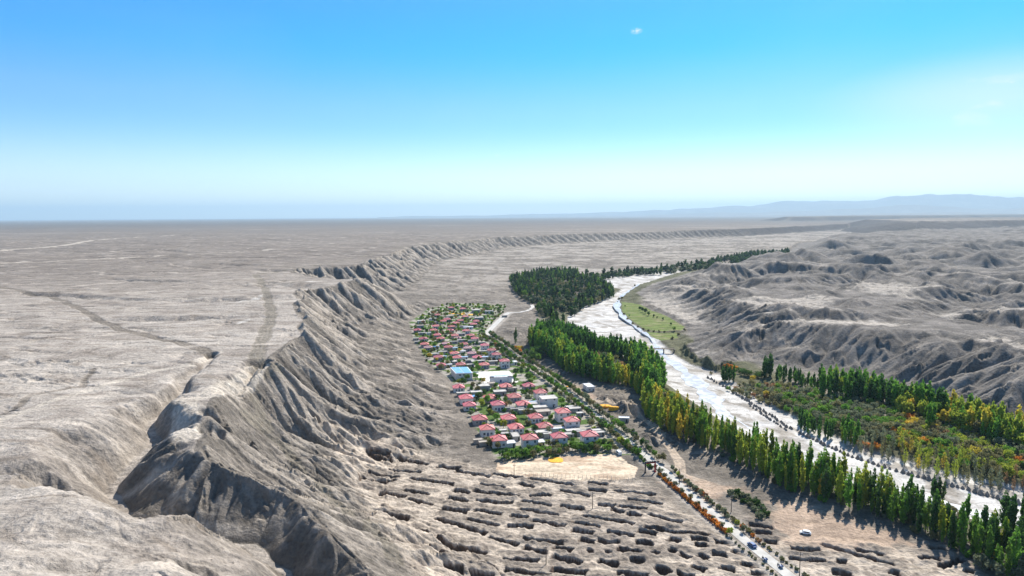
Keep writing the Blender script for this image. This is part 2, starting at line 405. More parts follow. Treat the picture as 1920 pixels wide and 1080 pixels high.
    h = np.where(msk, np.minimum(sm, h), h)
    cand = d
    for gl in GUL:
        gw = [at(a, b, z) for a, b, z in gl]
        d, v = dline(Xw, Yw, gw, 45.0, [z for _, _, z in gl])
        cut = v + np.clip(d + wobc*2.5*sst(2, 10, d) - .6, 0, 60)*0.85
        msk = (d < 44) & (v > 0)
        k = 1.0
        sm = -k*np.log(np.exp(-np.clip(h, -20, 60)/k) + np.exp(-np.clip(cut, -20, 120)/k))
        h = np.where(msk, np.minimum(sm, h), h)
    # river bed and the low terrace beside it
    terr = (-3.2)*sst(34, 10, bd)*(1-sst(900, 1500, Y)*.3)
    h = np.where(bd < 40, h + (terr)*(dr > -5), h)
    bank = sst(0.0, 7.0, bd)
    h = np.where(bd < 7, (-6.0 + fbm(X, Y, 14, 3, 91)*0.5*sst(0, 8, -bd))*(1-bank) + h*bank, h)
    fd = np.minimum(sdist(X, Y, FIELD1, 30.0), sdist(X, Y, FIELD2, 30.0))
    h = h*sst(-1, 10, fd) + (-3.0)*(1-sst(-1, 10, fd))
    return h.astype(f32), dict(bd=bd, dp=dp, dr=dr, vil=vil, rdd=rdd, fd=fd, big=big, can=cand)

# ------------------------------------------------------------------ the ground sheet: a polar grid of real heights
def steps(a, b, k):
    n = max(2, int(math.log(b/a)/k)); return list(a*np.exp(np.linspace(0, math.log(b/a), n, endpoint=False)))
Q = 1.0
RR = np.array([4.0] + steps(8, 130, .05) + steps(130, 220, .0024*Q) + steps(220, 460, .0018*Q) + steps(460, 1300, .0030*Q) + steps(1300, 5000, .0048*Q) + steps(5000, 60000, .012*Q) + [60000.0, 75000.0], dtype=f32)
_d = rad(0.078*Q)
AA = np.concatenate([np.arange(-rad(43), rad(43), _d), np.linspace(rad(43), rad(60), 45, endpoint=False), np.linspace(rad(60), rad(300), 50, endpoint=False), np.linspace(rad(300), rad(317), 45, endpoint=False)]).astype(f32)
NR, NA = len(RR), len(AA)
GX = (RR[:, None]*np.sin(AA)[None]).astype(f32); GY = (RR[:, None]*np.cos(AA)[None]).astype(f32)
GR = np.ascontiguousarray(np.broadcast_to(RR[:, None], GX.shape))
print('grid', NR, NA, NR*NA)
H, F = land(GX, GY, GR)
def grad(H):
    dr = np.gradient(H, RR, axis=0)
    a = np.unwrap(AA)
    aa = np.concatenate([a[-1:]-2*math.pi, a, a[:1]+2*math.pi]); HH = np.concatenate([H[:, -1:], H, H[:, :1]], 1)
    da = np.gradient(HH, aa, axis=1)[:, 1:-1]/GR
    s, c = np.sin(AA)[None], np.cos(AA)[None]
    return (dr*s + da*c).astype(f32), (dr*c - da*s).astype(f32)

def smooth1(A, n=1):
    for _ in range(n):
        A = (A + np.roll(A, 1, 0) + np.roll(A, -1, 0) + np.roll(A, 1, 1) + np.roll(A, -1, 1))/5
    return A
gx, gy = grad(smooth1(H, 14))
# where running water has cut: strong on the scarps and hills, nothing on the village floor, fields and river bed
EM = sst(0, 6, F['vil'])*sst(4, 16, F['rdd'])*sst(2, 14, F['bd'])*sst(0, 12, F['fd'])
EM = np.minimum(EM, np.where(F['dr'] < 0, 1, EM))
def gully(X, Y, gx, gy, cell, seed):
    s = np.hypot(gx, gy) + 1e-6
    q = np.clip(s/0.10, 0, 1)*2.0/s
    dx, dy = -gy*q, gx*q
    px, py = X/f32(cell), Y/f32(cell)
    ixf, iyf = np.floor(px), np.floor(py); fx, fy = px-ixf, py-iyf; ix, iy = ixf.astype(np.int32), iyf.astype(np.int32)
    va = 0; vs = 0
    for i in (-1, 0, 1):
        for j in (-1, 0, 1):
            hh = hsh(ix+i, iy+j, seed)
            ax = fx-(i+.5+_j1[hh]*.8); ay = fy-(j+.5+_j2[hh]*.8)
            w = np.exp(-3.2*(ax*ax+ay*ay)); m = (ax*dx+ay*dy)*f32(2*math.pi)
            va = va + np.cos(m)*w; vs = vs + np.sin(m)*w
    ph = np.arctan2(vs, va)/f32(math.pi)            # -1..1
    tri = 1-2*np.abs(ph)                            # ridge at 0, gully at +-1
    return tri, -np.sign(ph)*2*dx/cell*1.0, -np.sign(ph)*2*dy/cell*1.0
SL0 = np.hypot(gx, gy)
E = np.zeros_like(H)
sub = np.nonzero(((EM > .01) & (SL0 > .015) & (GR < 12000) & (GR > 60)).ravel())[0]
xs, ys, rs = GX.ravel()[sub], GY.ravel()[sub], GR.ravel()[sub]
ggx, ggy = gx.ravel()[sub].copy(), gy.ravel()[sub].copy()
em = EM.ravel()[sub]*sst(2, 13, F['can'].ravel()[sub]); e = np.zeros(len(sub), f32)
cn = sst(60, 25, F['can'].ravel()[sub])
fac_ = inside(xs, ys, FACE)
calmL = 1-.4*sst(-4, -22, F['dp'].ravel()[sub])*(1-inside(xs, ys, FACE)*.75)
for k, (cell, amp) in enumerate([(84, 2.7), (46, 1.9), (24, 1.15), (12, .6), (6, .28)]):
    s = np.hypot(ggx, ggy)
    res = sst(.0009, .0034, cell/np.maximum(rs, 1)/6.0)
    a = amp*np.clip(s/0.55, 0, 1.15)*em*res*calmL*np.where(fac_, .35 if cell > 30 else (.65 if cell > 20 else .32), 1-cn*(0.75 if cell > 20 else 0.45))
    a = a*(1+.9*sst(700, 1600, rs)*(cell > 20)*(F['dr'].ravel()[sub] > 0))
    a = a*np.where(F['dr'].ravel()[sub] < 0, 1.15 if cell > 40 else (1.15 if cell > 20 else .85), 1.0)
    tri, tx, ty = gully(xs, ys, ggx, ggy, cell, 200+k)
    tri = np.where(tri > 0, tri, tri*1.25)
    e += a*tri
    ggx += a*tx*.8; ggy += a*ty*.8
E.ravel()[sub] = e
H = H + E
H = H + (gn(GX/6.0, GY/6.0, 301)*.13 + gn(GX/2.6, GY/2.6, 302)*.08)*EM*(GR < 2500)

H = np.ascontiguousarray(H)
_pa = np.mod(AA, 2*math.pi); _NM = int((rad(86))/_d)
def gz(x, y):
    """ground height at a point, from the same grid"""
    r = math.hypot(x, y); a = math.atan2(x, y)
    i = int(np.searchsorted(RR, r))-1; i = max(0, min(NR-2, i)); t = (r-RR[i])/(RR[i+1]-RR[i])
    if abs(a) < rad(42.9):
        u = (a+rad(43))/_d; j = int(u); w = u-j; j1 = j+1
    else:
        j = int(np.argmin(np.abs(np.mod(AA-a+math.pi, 2*math.pi)-math.pi))); j1 = j; w = 0
    return float((H[i, j]*(1-w)+H[i, j1]*w)*(1-t)+(H[i+1, j]*(1-w)+H[i+1, j1]*w)*t)
def pt(px, py, z0=0.0, it=6):
    """where the ray through a photo point meets the ground"""
    z = z0
    for _ in range(it):
        x, y = at(px, py, z); z = .5*z+.5*gz(x, y)
    x, y = at(px, py, z)
    return x, y, gz(x, y)

# trenches dug in rows, each with its heap of spoil behind
tm = np.zeros_like(H); pit = np.zeros_like(H); heap = np.zeros_like(H)
bb = np.nonzero(((GR < 480) & (GR > 120) & (GX > -130) & (GX < 280)).ravel())[0]
xs, ys = GX.ravel()[bb], GY.ravel()[bb]
wx_ = xs + 1.0*gn(xs/5, ys/5, 311)*.7 + .5*gn(xs/1.9, ys/1.9, 314); wy_ = ys + .9*gn(xs/5, ys/5, 312) + .55*gn(xs/1.9, ys/1.9, 315)
pv = np.zeros(len(bb), f32); hv_ = np.zeros(len(bb), f32)
for ta, tb_ in TRPX:
    a = pt(*ta)[:2]; b = pt(*tb_)[:2]
    (x0, y0), (x1, y1) = a, b
    L = math.hypot(x1-x0, y1-y0)
    m = np.nonzero((xs > min(x0,x1)-12) & (xs < max(x0,x1)+12) & (ys > min(y0,y1)-10) & (ys < max(y0,y1)+16))[0]
    px, py = wx_[m], wy_[m]
    dx, dy = (x1-x0)/L, (y1-y0)/L
    al = (px-x0)*dx + (py-y0)*dy; ac = -(px-x0)*dy + (py-y0)*dx
    if dx < 0: ac = -ac
    hw = 1.4 if L > 12 else 1.9
    ov = np.maximum(np.abs(al-L/2)-L/2, 0)
    d = np.maximum(np.abs(ac+.8)-hw, ov-0.6)
    pv[m] = np.maximum(pv[m], sst(0.35, -0.9, d))
    q = (np.maximum(ov-.5, 0)/3.0)**2 + ((ac-hw-2.6)/2.9)**2
    hv_[m] = np.maximum(hv_[m], np.exp(-q)*(1.15 + .5*gn(px/4, py/4, 313)))
    q = (np.maximum(ov-.5, 0)/3.0)**2 + ((ac+hw+2.4)/1.6)**2
    hv_[m] = np.maximum(hv_[m], np.exp(-q)*.55)
for px_, py_, r_ in PITS:
    cx, cy = pt(px_, py_)[:2]; rr = r_/1280*math.hypot(cx, cy)*1.05
    q = np.hypot(wx_-cx, wy_-cy)
    pv = np.maximum(pv, sst(rr+.4, rr-1.0, q)); hv_ = np.maximum(hv_, 1.1*np.exp(-((q-rr-2)/1.8)**2))
EMb = np.clip(EM.ravel()[bb]*1.5, 0, 1)
hfield = np.nonzero((EMb > .1))[0]
area = P(0, (600,850),(720,835),(930,880),(1200,905),(1290,965),(1400,1035),(1600,1160),(1500,1240),(900,1240),(760,1120),(700,1000),(640,900))
area2 = P(0, (1440,1030),(1560,1015),(1700,1025),(1820,1060),(1900,1180),(1600,1180),(1500,1090))
sa = np.maximum(sst(6, -6, sdist(xs, ys, area, 30.0)), sst(4, -6, sdist(xs, ys, area2, 30.0)))
rough = (ridged(xs*.7, ys*1.3, 10, 3, 321)-.55)*.75*sa*EMb
H = np.ascontiguousarray(H); hb = H.ravel()[bb]
hb = hb + hv_*EMb*(.5+.35*gn(xs/2.2, ys/2.2, 316)) + rough*(1-pv) + (gn(xs/3.1, ys/3.1, 317)*.22+gn(xs/1.5, ys/1.5, 318)*.12)*sa - pv*3.1*EMb
H.ravel()[bb] = hb
pit.ravel()[bb] = pv*EMb; heap.ravel()[bb] = np.clip(hv_*EMb, 0, 1.5); tm.ravel()[bb] = sa

# ruts of the tracks
TRK = np.zeros(H.shape + (3,), f32); TRW_ = np.zeros_like(H)
TC = {'g': (.205, .18, .14), 'd': (.17, .145, .115), 'l': (.52, .46, .38), 's': (.52, .42, .32)}
for pts, hw, kind in TRACKS:
    hw = hw*(1.1 if kind in 'gd' else 1.15)
    wig = 0
    WXt = GX + 3.0*gn(GX/38, GY/38, 331) + 1.2*gn(GX/13, GY/13, 332)
    d = dline(WXt, GY, pts, 25.0) + wig
    w = sst(hw*1.15, hw*.85, d)*(.90 + .10*np.sign(np.cos(d*2.6)))
    if kind in 'gd': H = H - w*.35
    TRK = TRK*(1-w[..., None]) + w[..., None]*np.array(TC[kind], f32); TRW_ = np.maximum(TRW_, w)
# dark hollow by the head of the gully
for px_, py_, z_, r_, dep in [(396,802,46,4.6,5.0),(478,688,48,5,3.5),(398,664,49,3,2.5),(812,826,2,5,2),(872,862,1,2,1.2)]:
    cx, cy = at(px_, py_, z_); q = np.hypot(GX-cx, (GY-cy)*.8)
    H = H - dep*sst(r_+1.2, r_-1.4, q)

# mountains on the horizon
mx_ = [700, 900,1000,1100,1200,1300,1400,1500,1560,1640,1680,1750,1800,1850,1920,2100,2500]
my_ = [406.5, 404.5,402.5,400.5,397.0,391.0,387,383,380,376.5,373,374,375.5,377,379,380,390]
pxa = 960 + 1280*np.tan(np.clip(AA, -1.2, 1.2))
crest = np.interp(pxa, mx_, my_).astype(f32)
for R0, k, sd in ((43000., 1.0, 401), (33000., .62, 402), (26000., .30, 403)):
    hh = np.maximum(406.8-crest, 0)/1280*R0*k*.9 + (0 if k < 1 else 110)*(crest < 406.4)
    jag = 1+.10*gn(pxa[None]/60+sd, GR*0+1.5, sd)+.05*gn(pxa[None]/22, GR*0+.5, sd+9)+.22*gn(GX/2500, GY/2500, sd)
    prof = np.clip(1-np.abs(GR-R0)/(R0*.20), 0, 1)**1.3
    msk = (np.abs(AA) < 1.25)[None]
    mtn = hh[None]*jag*prof*(.85 if k < 1 else 1); H = np.where(msk & (mtn > 2), np.maximum(H, mtn), H)
H = np.where(GR > 59000, np.minimum(H, 40), H)
H = np.where(GR < 60, np.minimum(H, 50), H).astype(f32)

# ------------------------------------------------------------------ what the ground is made of
gx, gy = grad(H); SL = np.hypot(gx, gy)
gx2, gy2 = grad(smooth1(H, 6)); SLs = np.hypot(gx2, gy2)
c = lambda r, g, b: np.array((r, g, b), f32)
def mix(A, B, t): return A + (B-A)*t[..., None]
n1 = fbm(GX, GY, 35, 4, 501); n2 = fbm(GX*.4, GY, 60, 4, 502); n3 = fbm(GX, GY, 6, 3, 503); n4 = fbm(GX, GY, 240, 3, 504)
C = np.broadcast_to(c(.385, .34, .29), H.shape+(3,)).copy()
C = mix(C, c(.47, .42, .36), sst(.0, .35, n2)*.7)
C = mix(C, c(.29, .25, .21), sst(.0, .25, -n1)*.75)
farp = sst(420, 1500, GR + 380*n4)
C = mix(C, c(.185, .158, .132), farp*.92)
C = mix(C, c(.30, .262, .22), farp*sst(.1, .35, fbm(GX*.25, GY*1.0, 260, 4, 505))*.6)
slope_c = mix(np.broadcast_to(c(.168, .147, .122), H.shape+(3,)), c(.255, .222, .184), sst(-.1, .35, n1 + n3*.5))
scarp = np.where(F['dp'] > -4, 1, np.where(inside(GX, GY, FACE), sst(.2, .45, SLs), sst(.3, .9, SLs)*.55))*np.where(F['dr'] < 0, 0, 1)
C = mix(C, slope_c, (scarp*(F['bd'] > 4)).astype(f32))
C = mix(C, c(.115, .108, .10), ((F['dp'] > -6) & (F['dr'] > 0)).astype(f32)*sst(.18, .42, SLs)*sst(800, 1400, GR)*.8)  # far steep scarps: darker shale, with their shade also put into the colour
# pale crust on crests and fans
crust = sst(.18, .55, E/2.6 + n3*.5)*sst(0, .2, SLs)
C = mix(C, c(.42, .365, .30), crust*.55*(F['dp'] > -30))
# right hills: grey brown with bright bare patches on the gentler ground
hill_c = mix(np.broadcast_to(c(.155, .14, .122), H.shape+(3,)), c(.225, .203, .178), sst(-.2, .3, n1))
patch = sst(.02, .16, fbm(GX, GY, 170, 2, 511) + .35*fbm(GX, GY, 22, 4, 512) + .04)*sst(.5, .12, SLs)*(1-sst(900, 1700, GR))*.75
patch = patch*(.55+.45*sst(-.25, .1, n3))
hill_c = mix(hill_c, c(.50, .445, .375), patch)
C = np.where((F['dr'] < 0)[..., None], hill_c, C)
# valley floor up the river: pale flats
vf = ((F['dp'] > 0) & (F['dr'] > 0)).astype(f32)*sst(800, 1500, GY)*sst(.12, .04, SLs)
C = mix(C, c(.37, .33, .28), vf*sst(-.1, .15, n2+n4*.5)*.8)
# trench field
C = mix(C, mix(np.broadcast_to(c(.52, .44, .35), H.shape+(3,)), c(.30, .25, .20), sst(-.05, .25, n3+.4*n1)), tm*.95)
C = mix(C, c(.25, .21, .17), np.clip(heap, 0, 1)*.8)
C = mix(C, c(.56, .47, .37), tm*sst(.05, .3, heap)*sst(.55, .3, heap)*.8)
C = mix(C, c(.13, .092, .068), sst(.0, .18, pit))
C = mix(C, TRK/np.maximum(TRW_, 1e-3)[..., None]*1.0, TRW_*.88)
for cx_, cy_, rx_, ry_ in [(470,560,13,30),(462,600,10,16),(585,528,20,6),(1400,985,1,1)]:
    ax_, ay_ = at(cx_, cy_, 50); q = np.hypot((GX-ax_)/(rx_*.35), (GY-ay_)/(ry_*1.1)) + n3*.8
    C = mix(C, c(.58, .545, .49), sst(1.2, .6, q)*.8*(1-TRW_)*(F['dp'] < 0))
for pl in DIRT:
    d = sdist(GX, GY, pl, 20.0) + n3*8 + n1*6
    C = mix(C, c(.46, .34, .25), sst(3, -5, d)*.75*(1-pit))
# village ground: garden green, swept earth, concrete lanes
vg = sst(0, -3, F['vil'])
gard = sst(-.04, .06, fbm(GX, GY, 13, 2, 521))
C = mix(C, mix(np.broadcast_to(c(.36, .33, .285), H.shape+(3,)), c(.09, .15, .035), gard), vg)
C = mix(C, c(.40, .36, .31), sst(9, 6, F['rdd'])*sst(2, 4, F['rdd'])*.8)
# terrace under the woods, bank
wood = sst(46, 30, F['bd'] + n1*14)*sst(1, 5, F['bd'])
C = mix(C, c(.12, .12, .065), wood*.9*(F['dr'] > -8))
# dry river bed
BEDM = F['bd'] < 1.0
bc = mix(np.broadcast_to(c(.54, .52, .485), H.shape+(3,)), c(.39, .365, .33), sst(.0, .3, fbm(GX, GY, 26, 4, 531)))
bc = mix(bc, c(.27, .24, .20), (np.clip(ridged(GX+14*n1+.35*GY, GY*.55, 30, 3, 533, .6)-.64, 0, 1)*7).clip(0, 1)*.8)
bc = mix(bc, c(.60, .59, .57), (np.clip(ridged(GX+10*n1+.3*GY, GY*.45, 55, 2, 534)-.86, 0, 1)*12).clip(0, 1)*.8)
C = np.where((F['bd'] < 2.5)[..., None], bc, C)
# farm terraces
fb = F['fd'] < 0.5
st = sst(.2, .8, np.abs(np.sin((GY*.9+GX*.32)*math.pi/13)))
fc = mix(np.broadcast_to(c(.09, .125, .03), H.shape+(3,)), c(.19, .235, .065), (st*(.6+.5*n3)).clip(0, 1)); fc = mix(fc, c(.25, .22, .12), sst(.1, .35, fbm(GX, GY*2, 25, 3, 561))*.6)
C = np.where(fb[..., None], fc, C)
lot = sdist(GX, GY, LOT, 30.0); sq = sdist(GX, GY, SQUARE, 30.0)
lc = mix(np.broadcast_to(c(.58, .475, .35), H.shape+(3,)), c(.43, .32, .225), sst(-.05, .3, fbm(GX*.6, GY*1.6, 14, 4, 541)))
C = np.where((lot < n3*.7)[..., None], lc, C)
sc_ = mix(np.broadcast_to(c(.70, .69, .65), H.shape+(3,)), c(.62, .60, .55), sst(0, .3, n3))
C = np.where((sq < 0)[..., None], sc_, C)
C = np.clip(C*(1+.12*n3[..., None]*np.array((1, 1, 1), f32)), .01, .9)
lumF = sst(2600, 9500, GR)
C = mix(C, c(.13, .115, .10), lumF*.8*(GR < 24000))
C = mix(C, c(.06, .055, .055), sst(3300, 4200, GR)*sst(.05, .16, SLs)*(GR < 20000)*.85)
# drainage threads on the plateau: thin dark and pale lines
pl_ = sst(0, -12, F['dp'])*(F['dr'] > 0)*(1-sst(2500, 5000, GR))
th = np.clip(ridged(GX*.55+.25*GY+6*n1, GY*1.2, 34, 3, 551)-.74, 0, 1)*6
C = mix(C, c(.20, .165, .13), np.clip(th, 0, 1)*pl_*.65)
th = np.clip(ridged(GX*.4-.2*GY, GY*1.1+8*n1, 52, 3, 552)-.76, 0, 1)*6
C = mix(C, c(.52, .455, .38), np.clip(th, 0, 1)*pl_*.6)

# ------------------------------------------------------------------ materials
def mat(name, rough=0.8, spec=0.3):
    m = bpy.data.materials.new(name); m.use_nodes = True
    nt = m.node_tree; b = nt.nodes['Principled BSDF']
    b.inputs['Roughness'].default_value = rough
    b.inputs['Specular IOR Level'].default_value = spec
    return m, nt, b
def noisy(name, c0, c1, scale, rough=.85, bump=0.0, detail=4, spec=.3, objvar=0.0):
    m, nt, b = mat(name, rough, spec)
    g = nt.nodes.new('ShaderNodeNewGeometry'); n = nt.nodes.new('ShaderNodeTexNoise')
    n.inputs['Scale'].default_value = scale; n.inputs['Detail'].default_value = detail
    nt.links.new(g.outputs['Position'], n.inputs['Vector'])
    r = nt.nodes.new('ShaderNodeValToRGB'); r.color_ramp.elements[0].position = .35; r.color_ramp.elements[1].position = .65
    r.color_ramp.elements[0].color = (*c0, 1); r.color_ramp.elements[1].color = (*c1, 1)
    nt.links.new(n.outputs['Fac'], r.inputs[0])
    out = r.outputs[0]
    if objvar:
        oi = nt.nodes.new('ShaderNodeObjectInfo'); h = nt.nodes.new('ShaderNodeHueSaturation')
        mr = nt.nodes.new('ShaderNodeMapRange'); mr.inputs[3].default_value = 1-objvar; mr.inputs[4].default_value = 1+objvar
        nt.links.new(oi.outputs['Random'], mr.inputs[0]); nt.links.new(mr.outputs[0], h.inputs['Value']); nt.links.new(out, h.inputs['Color'])
        m3 = nt.nodes.new('ShaderNodeMath'); m3.operation = 'MULTIPLY'; m3.inputs[1].default_value = 7.13
        fr = nt.nodes.new('ShaderNodeMath'); fr.operation = 'FRACT'; nt.links.new(oi.outputs['Random'], m3.inputs[0]); nt.links.new(m3.outputs[0], fr.inputs[0])
        mh = nt.nodes.new('ShaderNodeMapRange'); mh.inputs[3].default_value = .5-objvar*.07; mh.inputs[4].default_value = .5+objvar*.03
        nt.links.new(fr.outputs[0], mh.inputs[0]); nt.links.new(mh.outputs[0], h.inputs['Hue'])
        out = h.outputs[0]
    nt.links.new(out, b.inputs['Base Color'])
    if bump:
        bp = nt.nodes.new('ShaderNodeBump'); bp.inputs['Strength'].default_value = bump; bp.inputs['Distance'].default_value = .3
        nt.links.new(n.outputs['Fac'], bp.inputs['Height']); nt.links.new(bp.outputs[0], b.inputs['Normal'])
    return m
def ground_mat(name, bump, scale=.6):
    m, nt, b = mat(name, .95, .1)
    a = nt.nodes.new('ShaderNodeAttribute'); a.attribute_name = 'soil'
    g = nt.nodes.new('ShaderNodeNewGeometry')
    n = nt.nodes.new('ShaderNodeTexNoise'); n.inputs['Scale'].default_value = scale; n.inputs['Detail'].default_value = 6; n.inputs['Roughness'].default_value = .65
    nt.links.new(g.outputs['Position'], n.inputs['Vector'])
    n2_ = nt.nodes.new('ShaderNodeTexNoise'); n2_.inputs['Scale'].default_value = .09; n2_.inputs['Detail'].default_value = 7; n2_.inputs['Roughness'].default_value = .7
    mp_ = nt.nodes.new('ShaderNodeMapping'); mp_.inputs['Scale'].default_value = (.55, 1.6, 1); mp_.inputs['Rotation'].default_value = (0, 0, .25)
    nt.links.new(g.outputs['Position'], mp_.inputs[0]); nt.links.new(mp_.outputs[0], n2_.inputs['Vector'])
    ad = nt.nodes.new('ShaderNodeMath'); ad.operation = 'ADD'; nt.links.new(n.outputs['Fac'], ad.inputs[0]); nt.links.new(n2_.outputs['Fac'], ad.inputs[1])
    r = nt.nodes.new('ShaderNodeMapRange'); r.inputs[1].default_value = .70; r.inputs[2].default_value = 1.30; r.inputs[3].default_value = .5; r.inputs[4].default_value = 1.5
    nt.links.new(ad.outputs[0], r.inputs[0])
    v = nt.nodes.new('ShaderNodeVectorMath'); v.operation = 'SCALE'
    nt.links.new(a.outputs['Color'], v.inputs[0]); nt.links.new(r.outputs[0], v.inputs['Scale'])
    nt.links.new(v.outputs[0], b.inputs['Base Color'])
    if bump:
        bp = nt.nodes.new('ShaderNodeBump'); bp.inputs['Strength'].default_value = bump; bp.inputs['Distance'].default_value = 1.0
        nt.links.new(ad.outputs[0], bp.inputs['Height']); nt.links.new(bp.outputs[0], b.inputs['Normal'])
    return m
M_GROUND = ground_mat('dry_earth', 1.0)
M_BED = ground_mat('river_gravel', .25, .8)
M_FIELD = ground_mat('crop_green', .3, 1.5)
M_PAVE = ground_mat('concrete_paving', .05, .5)
M_LOT = ground_mat('swept_sand', .2, .5)

# ------------------------------------------------------------------ split the sheet by what it is
ctr = lambda A: A[:-1]
def face_avg(A):
    B = np.concatenate([A, A[:, :1]], 1)
    return (B[:-1, :-1]+B[1:, :-1]+B[:-1, 1:]+B[1:, 1:])/4
lab = np.zeros((NR-1, NA), np.int32)
lab[face_avg(F['bd']) < 1.0] = 1
lab[face_avg(np.where(F['fd'] < 25, F['fd'], 25)) < .5] = 2
lab[face_avg(np.where(lot < 25, lot-n3*.7, 25)) < 0] = 3
lab[face_avg(np.where(sq < 25, sq, 25)) < 0] = 4
I = np.arange(NR*NA, dtype=np.int32).reshape(NR, NA)
J = np.concatenate([I, I[:, :1]], 1)
quads = np.stack([J[:-1, :-1], J[:-1, 1:], J[1:, 1:], J[1:, :-1]], -1)
quads = quads[..., ::-1]
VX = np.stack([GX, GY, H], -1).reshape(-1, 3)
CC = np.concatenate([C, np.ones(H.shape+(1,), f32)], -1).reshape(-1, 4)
def sheet(name, l, m):
    q = quads[lab == l].reshape(-1, 4)
    used, inv = np.unique(q, return_inverse=True)
    me = bpy.data.meshes.new(name)
    me.vertices.add(len(used)); me.vertices.foreach_set('co', VX[used].astype(f32).ravel())
    me.loops.add(q.size); me.loops.foreach_set('vertex_index', inv.astype(np.int32).ravel())
    me.polygons.add(len(q)); me.polygons.foreach_set('loop_start', np.arange(0, q.size, 4, dtype=np.int32)); me.polygons.foreach_set('loop_total', np.full(len(q), 4, np.int32))
    me.polygons.foreach_set('use_smooth', np.ones(len(q), bool))
    at_ = me.attributes.new('soil', 'FLOAT_COLOR', 'POINT'); at_.data.foreach_set('color', CC[used].astype(f32).ravel())
    me.materials.append(m); me.update(calc_edges=True)
    return tag(link(name, me), kind='structure')
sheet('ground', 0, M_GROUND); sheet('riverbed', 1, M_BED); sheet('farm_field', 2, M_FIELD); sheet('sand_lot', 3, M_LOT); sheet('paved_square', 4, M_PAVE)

print('ground done')

# ------------------------------------------------------------------ materials of the things
def leaf_mat(name, c0, c1):
    m = noisy(name, c0, c1, 1.1, rough=.7, detail=3, spec=.25, objvar=.22)
    nt = m.node_tree; b = nt.nodes['Principled BSDF']; o = nt.nodes['Material Output']
    tr = nt.nodes.new('ShaderNodeBsdfTranslucent'); mx = nt.nodes.new('ShaderNodeMixShader'); mx.inputs[0].default_value = .45
    src = b.inputs['Base Color'].links[0].from_socket
    nt.links.new(src, tr.inputs['Color'])
    nt.links.new(b.outputs[0], mx.inputs[1]); nt.links.new(tr.outputs[0], mx.inputs[2]); nt.links.new(mx.outputs[0], o.inputs['Surface'])
    return m
LM = {
 'dark': leaf_mat('leaf_dark_green', (.045,.11,.028), (.085,.18,.04)),
 'green': leaf_mat('leaf_green', (.11,.24,.032), (.20,.38,.05)),
 'lime': leaf_mat('leaf_yellow_green', (.24,.34,.04), (.42,.46,.06)),
 'yellow': leaf_mat('leaf_yellow', (.52,.43,.05), (.72,.58,.08)),
 'olive': leaf_mat('leaf_olive', (0.175,0.184,0.079), (0.298,0.280,0.123)),
 'grey': leaf_mat('leaf_grey_green', (0.149,0.184,0.105), (0.263,0.289,0.175)),
 'brown': leaf_mat('leaf_rusty_brown', (0.298,0.193,0.096), (0.455,0.289,0.131)),
 'orange': leaf_mat('leaf_orange', (.60,.27,.04), (.82,.42,.06)),
 'rust': leaf_mat('leaf_red_orange', (.46,.19,.04), (.68,.29,.05)),
 'teal': leaf_mat('leaf_far_green', (.018,.05,.024), (.035,.08,.035)),
}
M_BARK = noisy('bark', (.12,.10,.08), (.24,.21,.17), 2.0)
M_WALL = noisy('lime_wash', (.66,.65,.62), (.80,.79,.76), .35, objvar=.05)
M_MUD = noisy('mud_wall', (.34,.30,.25), (.44,.39,.33), .4, objvar=.1)
M_GREYW = noisy('grey_render', (.30,.29,.28), (.42,.41,.39), .35, objvar=.12)
M_CONC = noisy('concrete', (.40,.385,.35), (.56,.54,.50), .3, objvar=.12)
def tile(name, c0, c1):
    m = noisy(name, c0, c1, .8, rough=.55, objvar=.2, spec=.4)
    nt = m.node_tree; b = nt.nodes['Principled BSDF']
    t = nt.nodes.new('ShaderNodeTexCoord'); w = nt.nodes.new('ShaderNodeTexWave'); w.wave_type = 'BANDS'; w.bands_direction = 'Z'; w.inputs['Scale'].default_value = 2.2
    nt.links.new(t.outputs['Object'], w.inputs[0])
    bp = nt.nodes.new('ShaderNodeBump'); bp.inputs['Strength'].default_value = .4; bp.inputs['Distance'].default_value = .08
    nt.links.new(w.outputs[1], bp.inputs['Height']); nt.links.new(bp.outputs[0], b.inputs['Normal'])
    return m
M_ROOF = tile('red_tile', (.58,.13,.125), (.72,.24,.225))
M_ROOF2 = tile('faded_tile', (.56,.30,.29), (.66,.40,.39))
M_BLUE = noisy('blue_sheet', (.14,.36,.66), (.22,.47,.76), .3, rough=.45)
M_PALEB = noisy('pale_blue_sheet', (.45,.62,.80), (.62,.76,.88), .4, rough=.5)
M_GLASS, _nt, _b = mat('window_glass', .12, .6); _b.inputs['Base Color'].default_value = (.03, .04, .055, 1)
M_FRAME, _nt, _b = mat('white_frame', .5); _b.inputs['Base Color'].default_value = (.7, .7, .7, 1)
M_DOOR, _nt, _b = mat('door_blue', .5); _b.inputs['Base Color'].default_value = (.10, .14, .25, 1)
M_WOOD = noisy('weathered_wood', (.10,.08,.06), (.20,.16,.12), 3)
M_DARK, _nt, _b = mat('dark_metal', .5); _b.inputs['Base Color'].default_value = (.05, .05, .055, 1)
M_RED, _nt, _b = mat('red_lacquer', .4); _b.inputs['Base Color'].default_value = (.45, .02, .025, 1)
M_WHITE, _nt, _b = mat('white_paint', .35); _b.inputs['Base Color'].default_value = (.8, .8, .8, 1)
M_CARB, _nt, _b = mat('blue_paint', .3); _b.inputs['Base Color'].default_value = (.05, .12, .28, 1)
M_CARW, _nt, _b = mat('white_car_paint', .3); _b.inputs['Base Color'].default_value = (.75, .8, .8, 1)
M_TYRE, _nt, _b = mat('tyre', .9); _b.inputs['Base Color'].default_value = (.03, .03, .03, 1)
M_CORN = noisy('maize_cobs', (.75,.33,.02), (.90,.50,.05), 1.5, bump=.5)
M_STONE = noisy('piled_stone', (.16,.14,.125), (.30,.27,.24), 1.4, bump=.8)
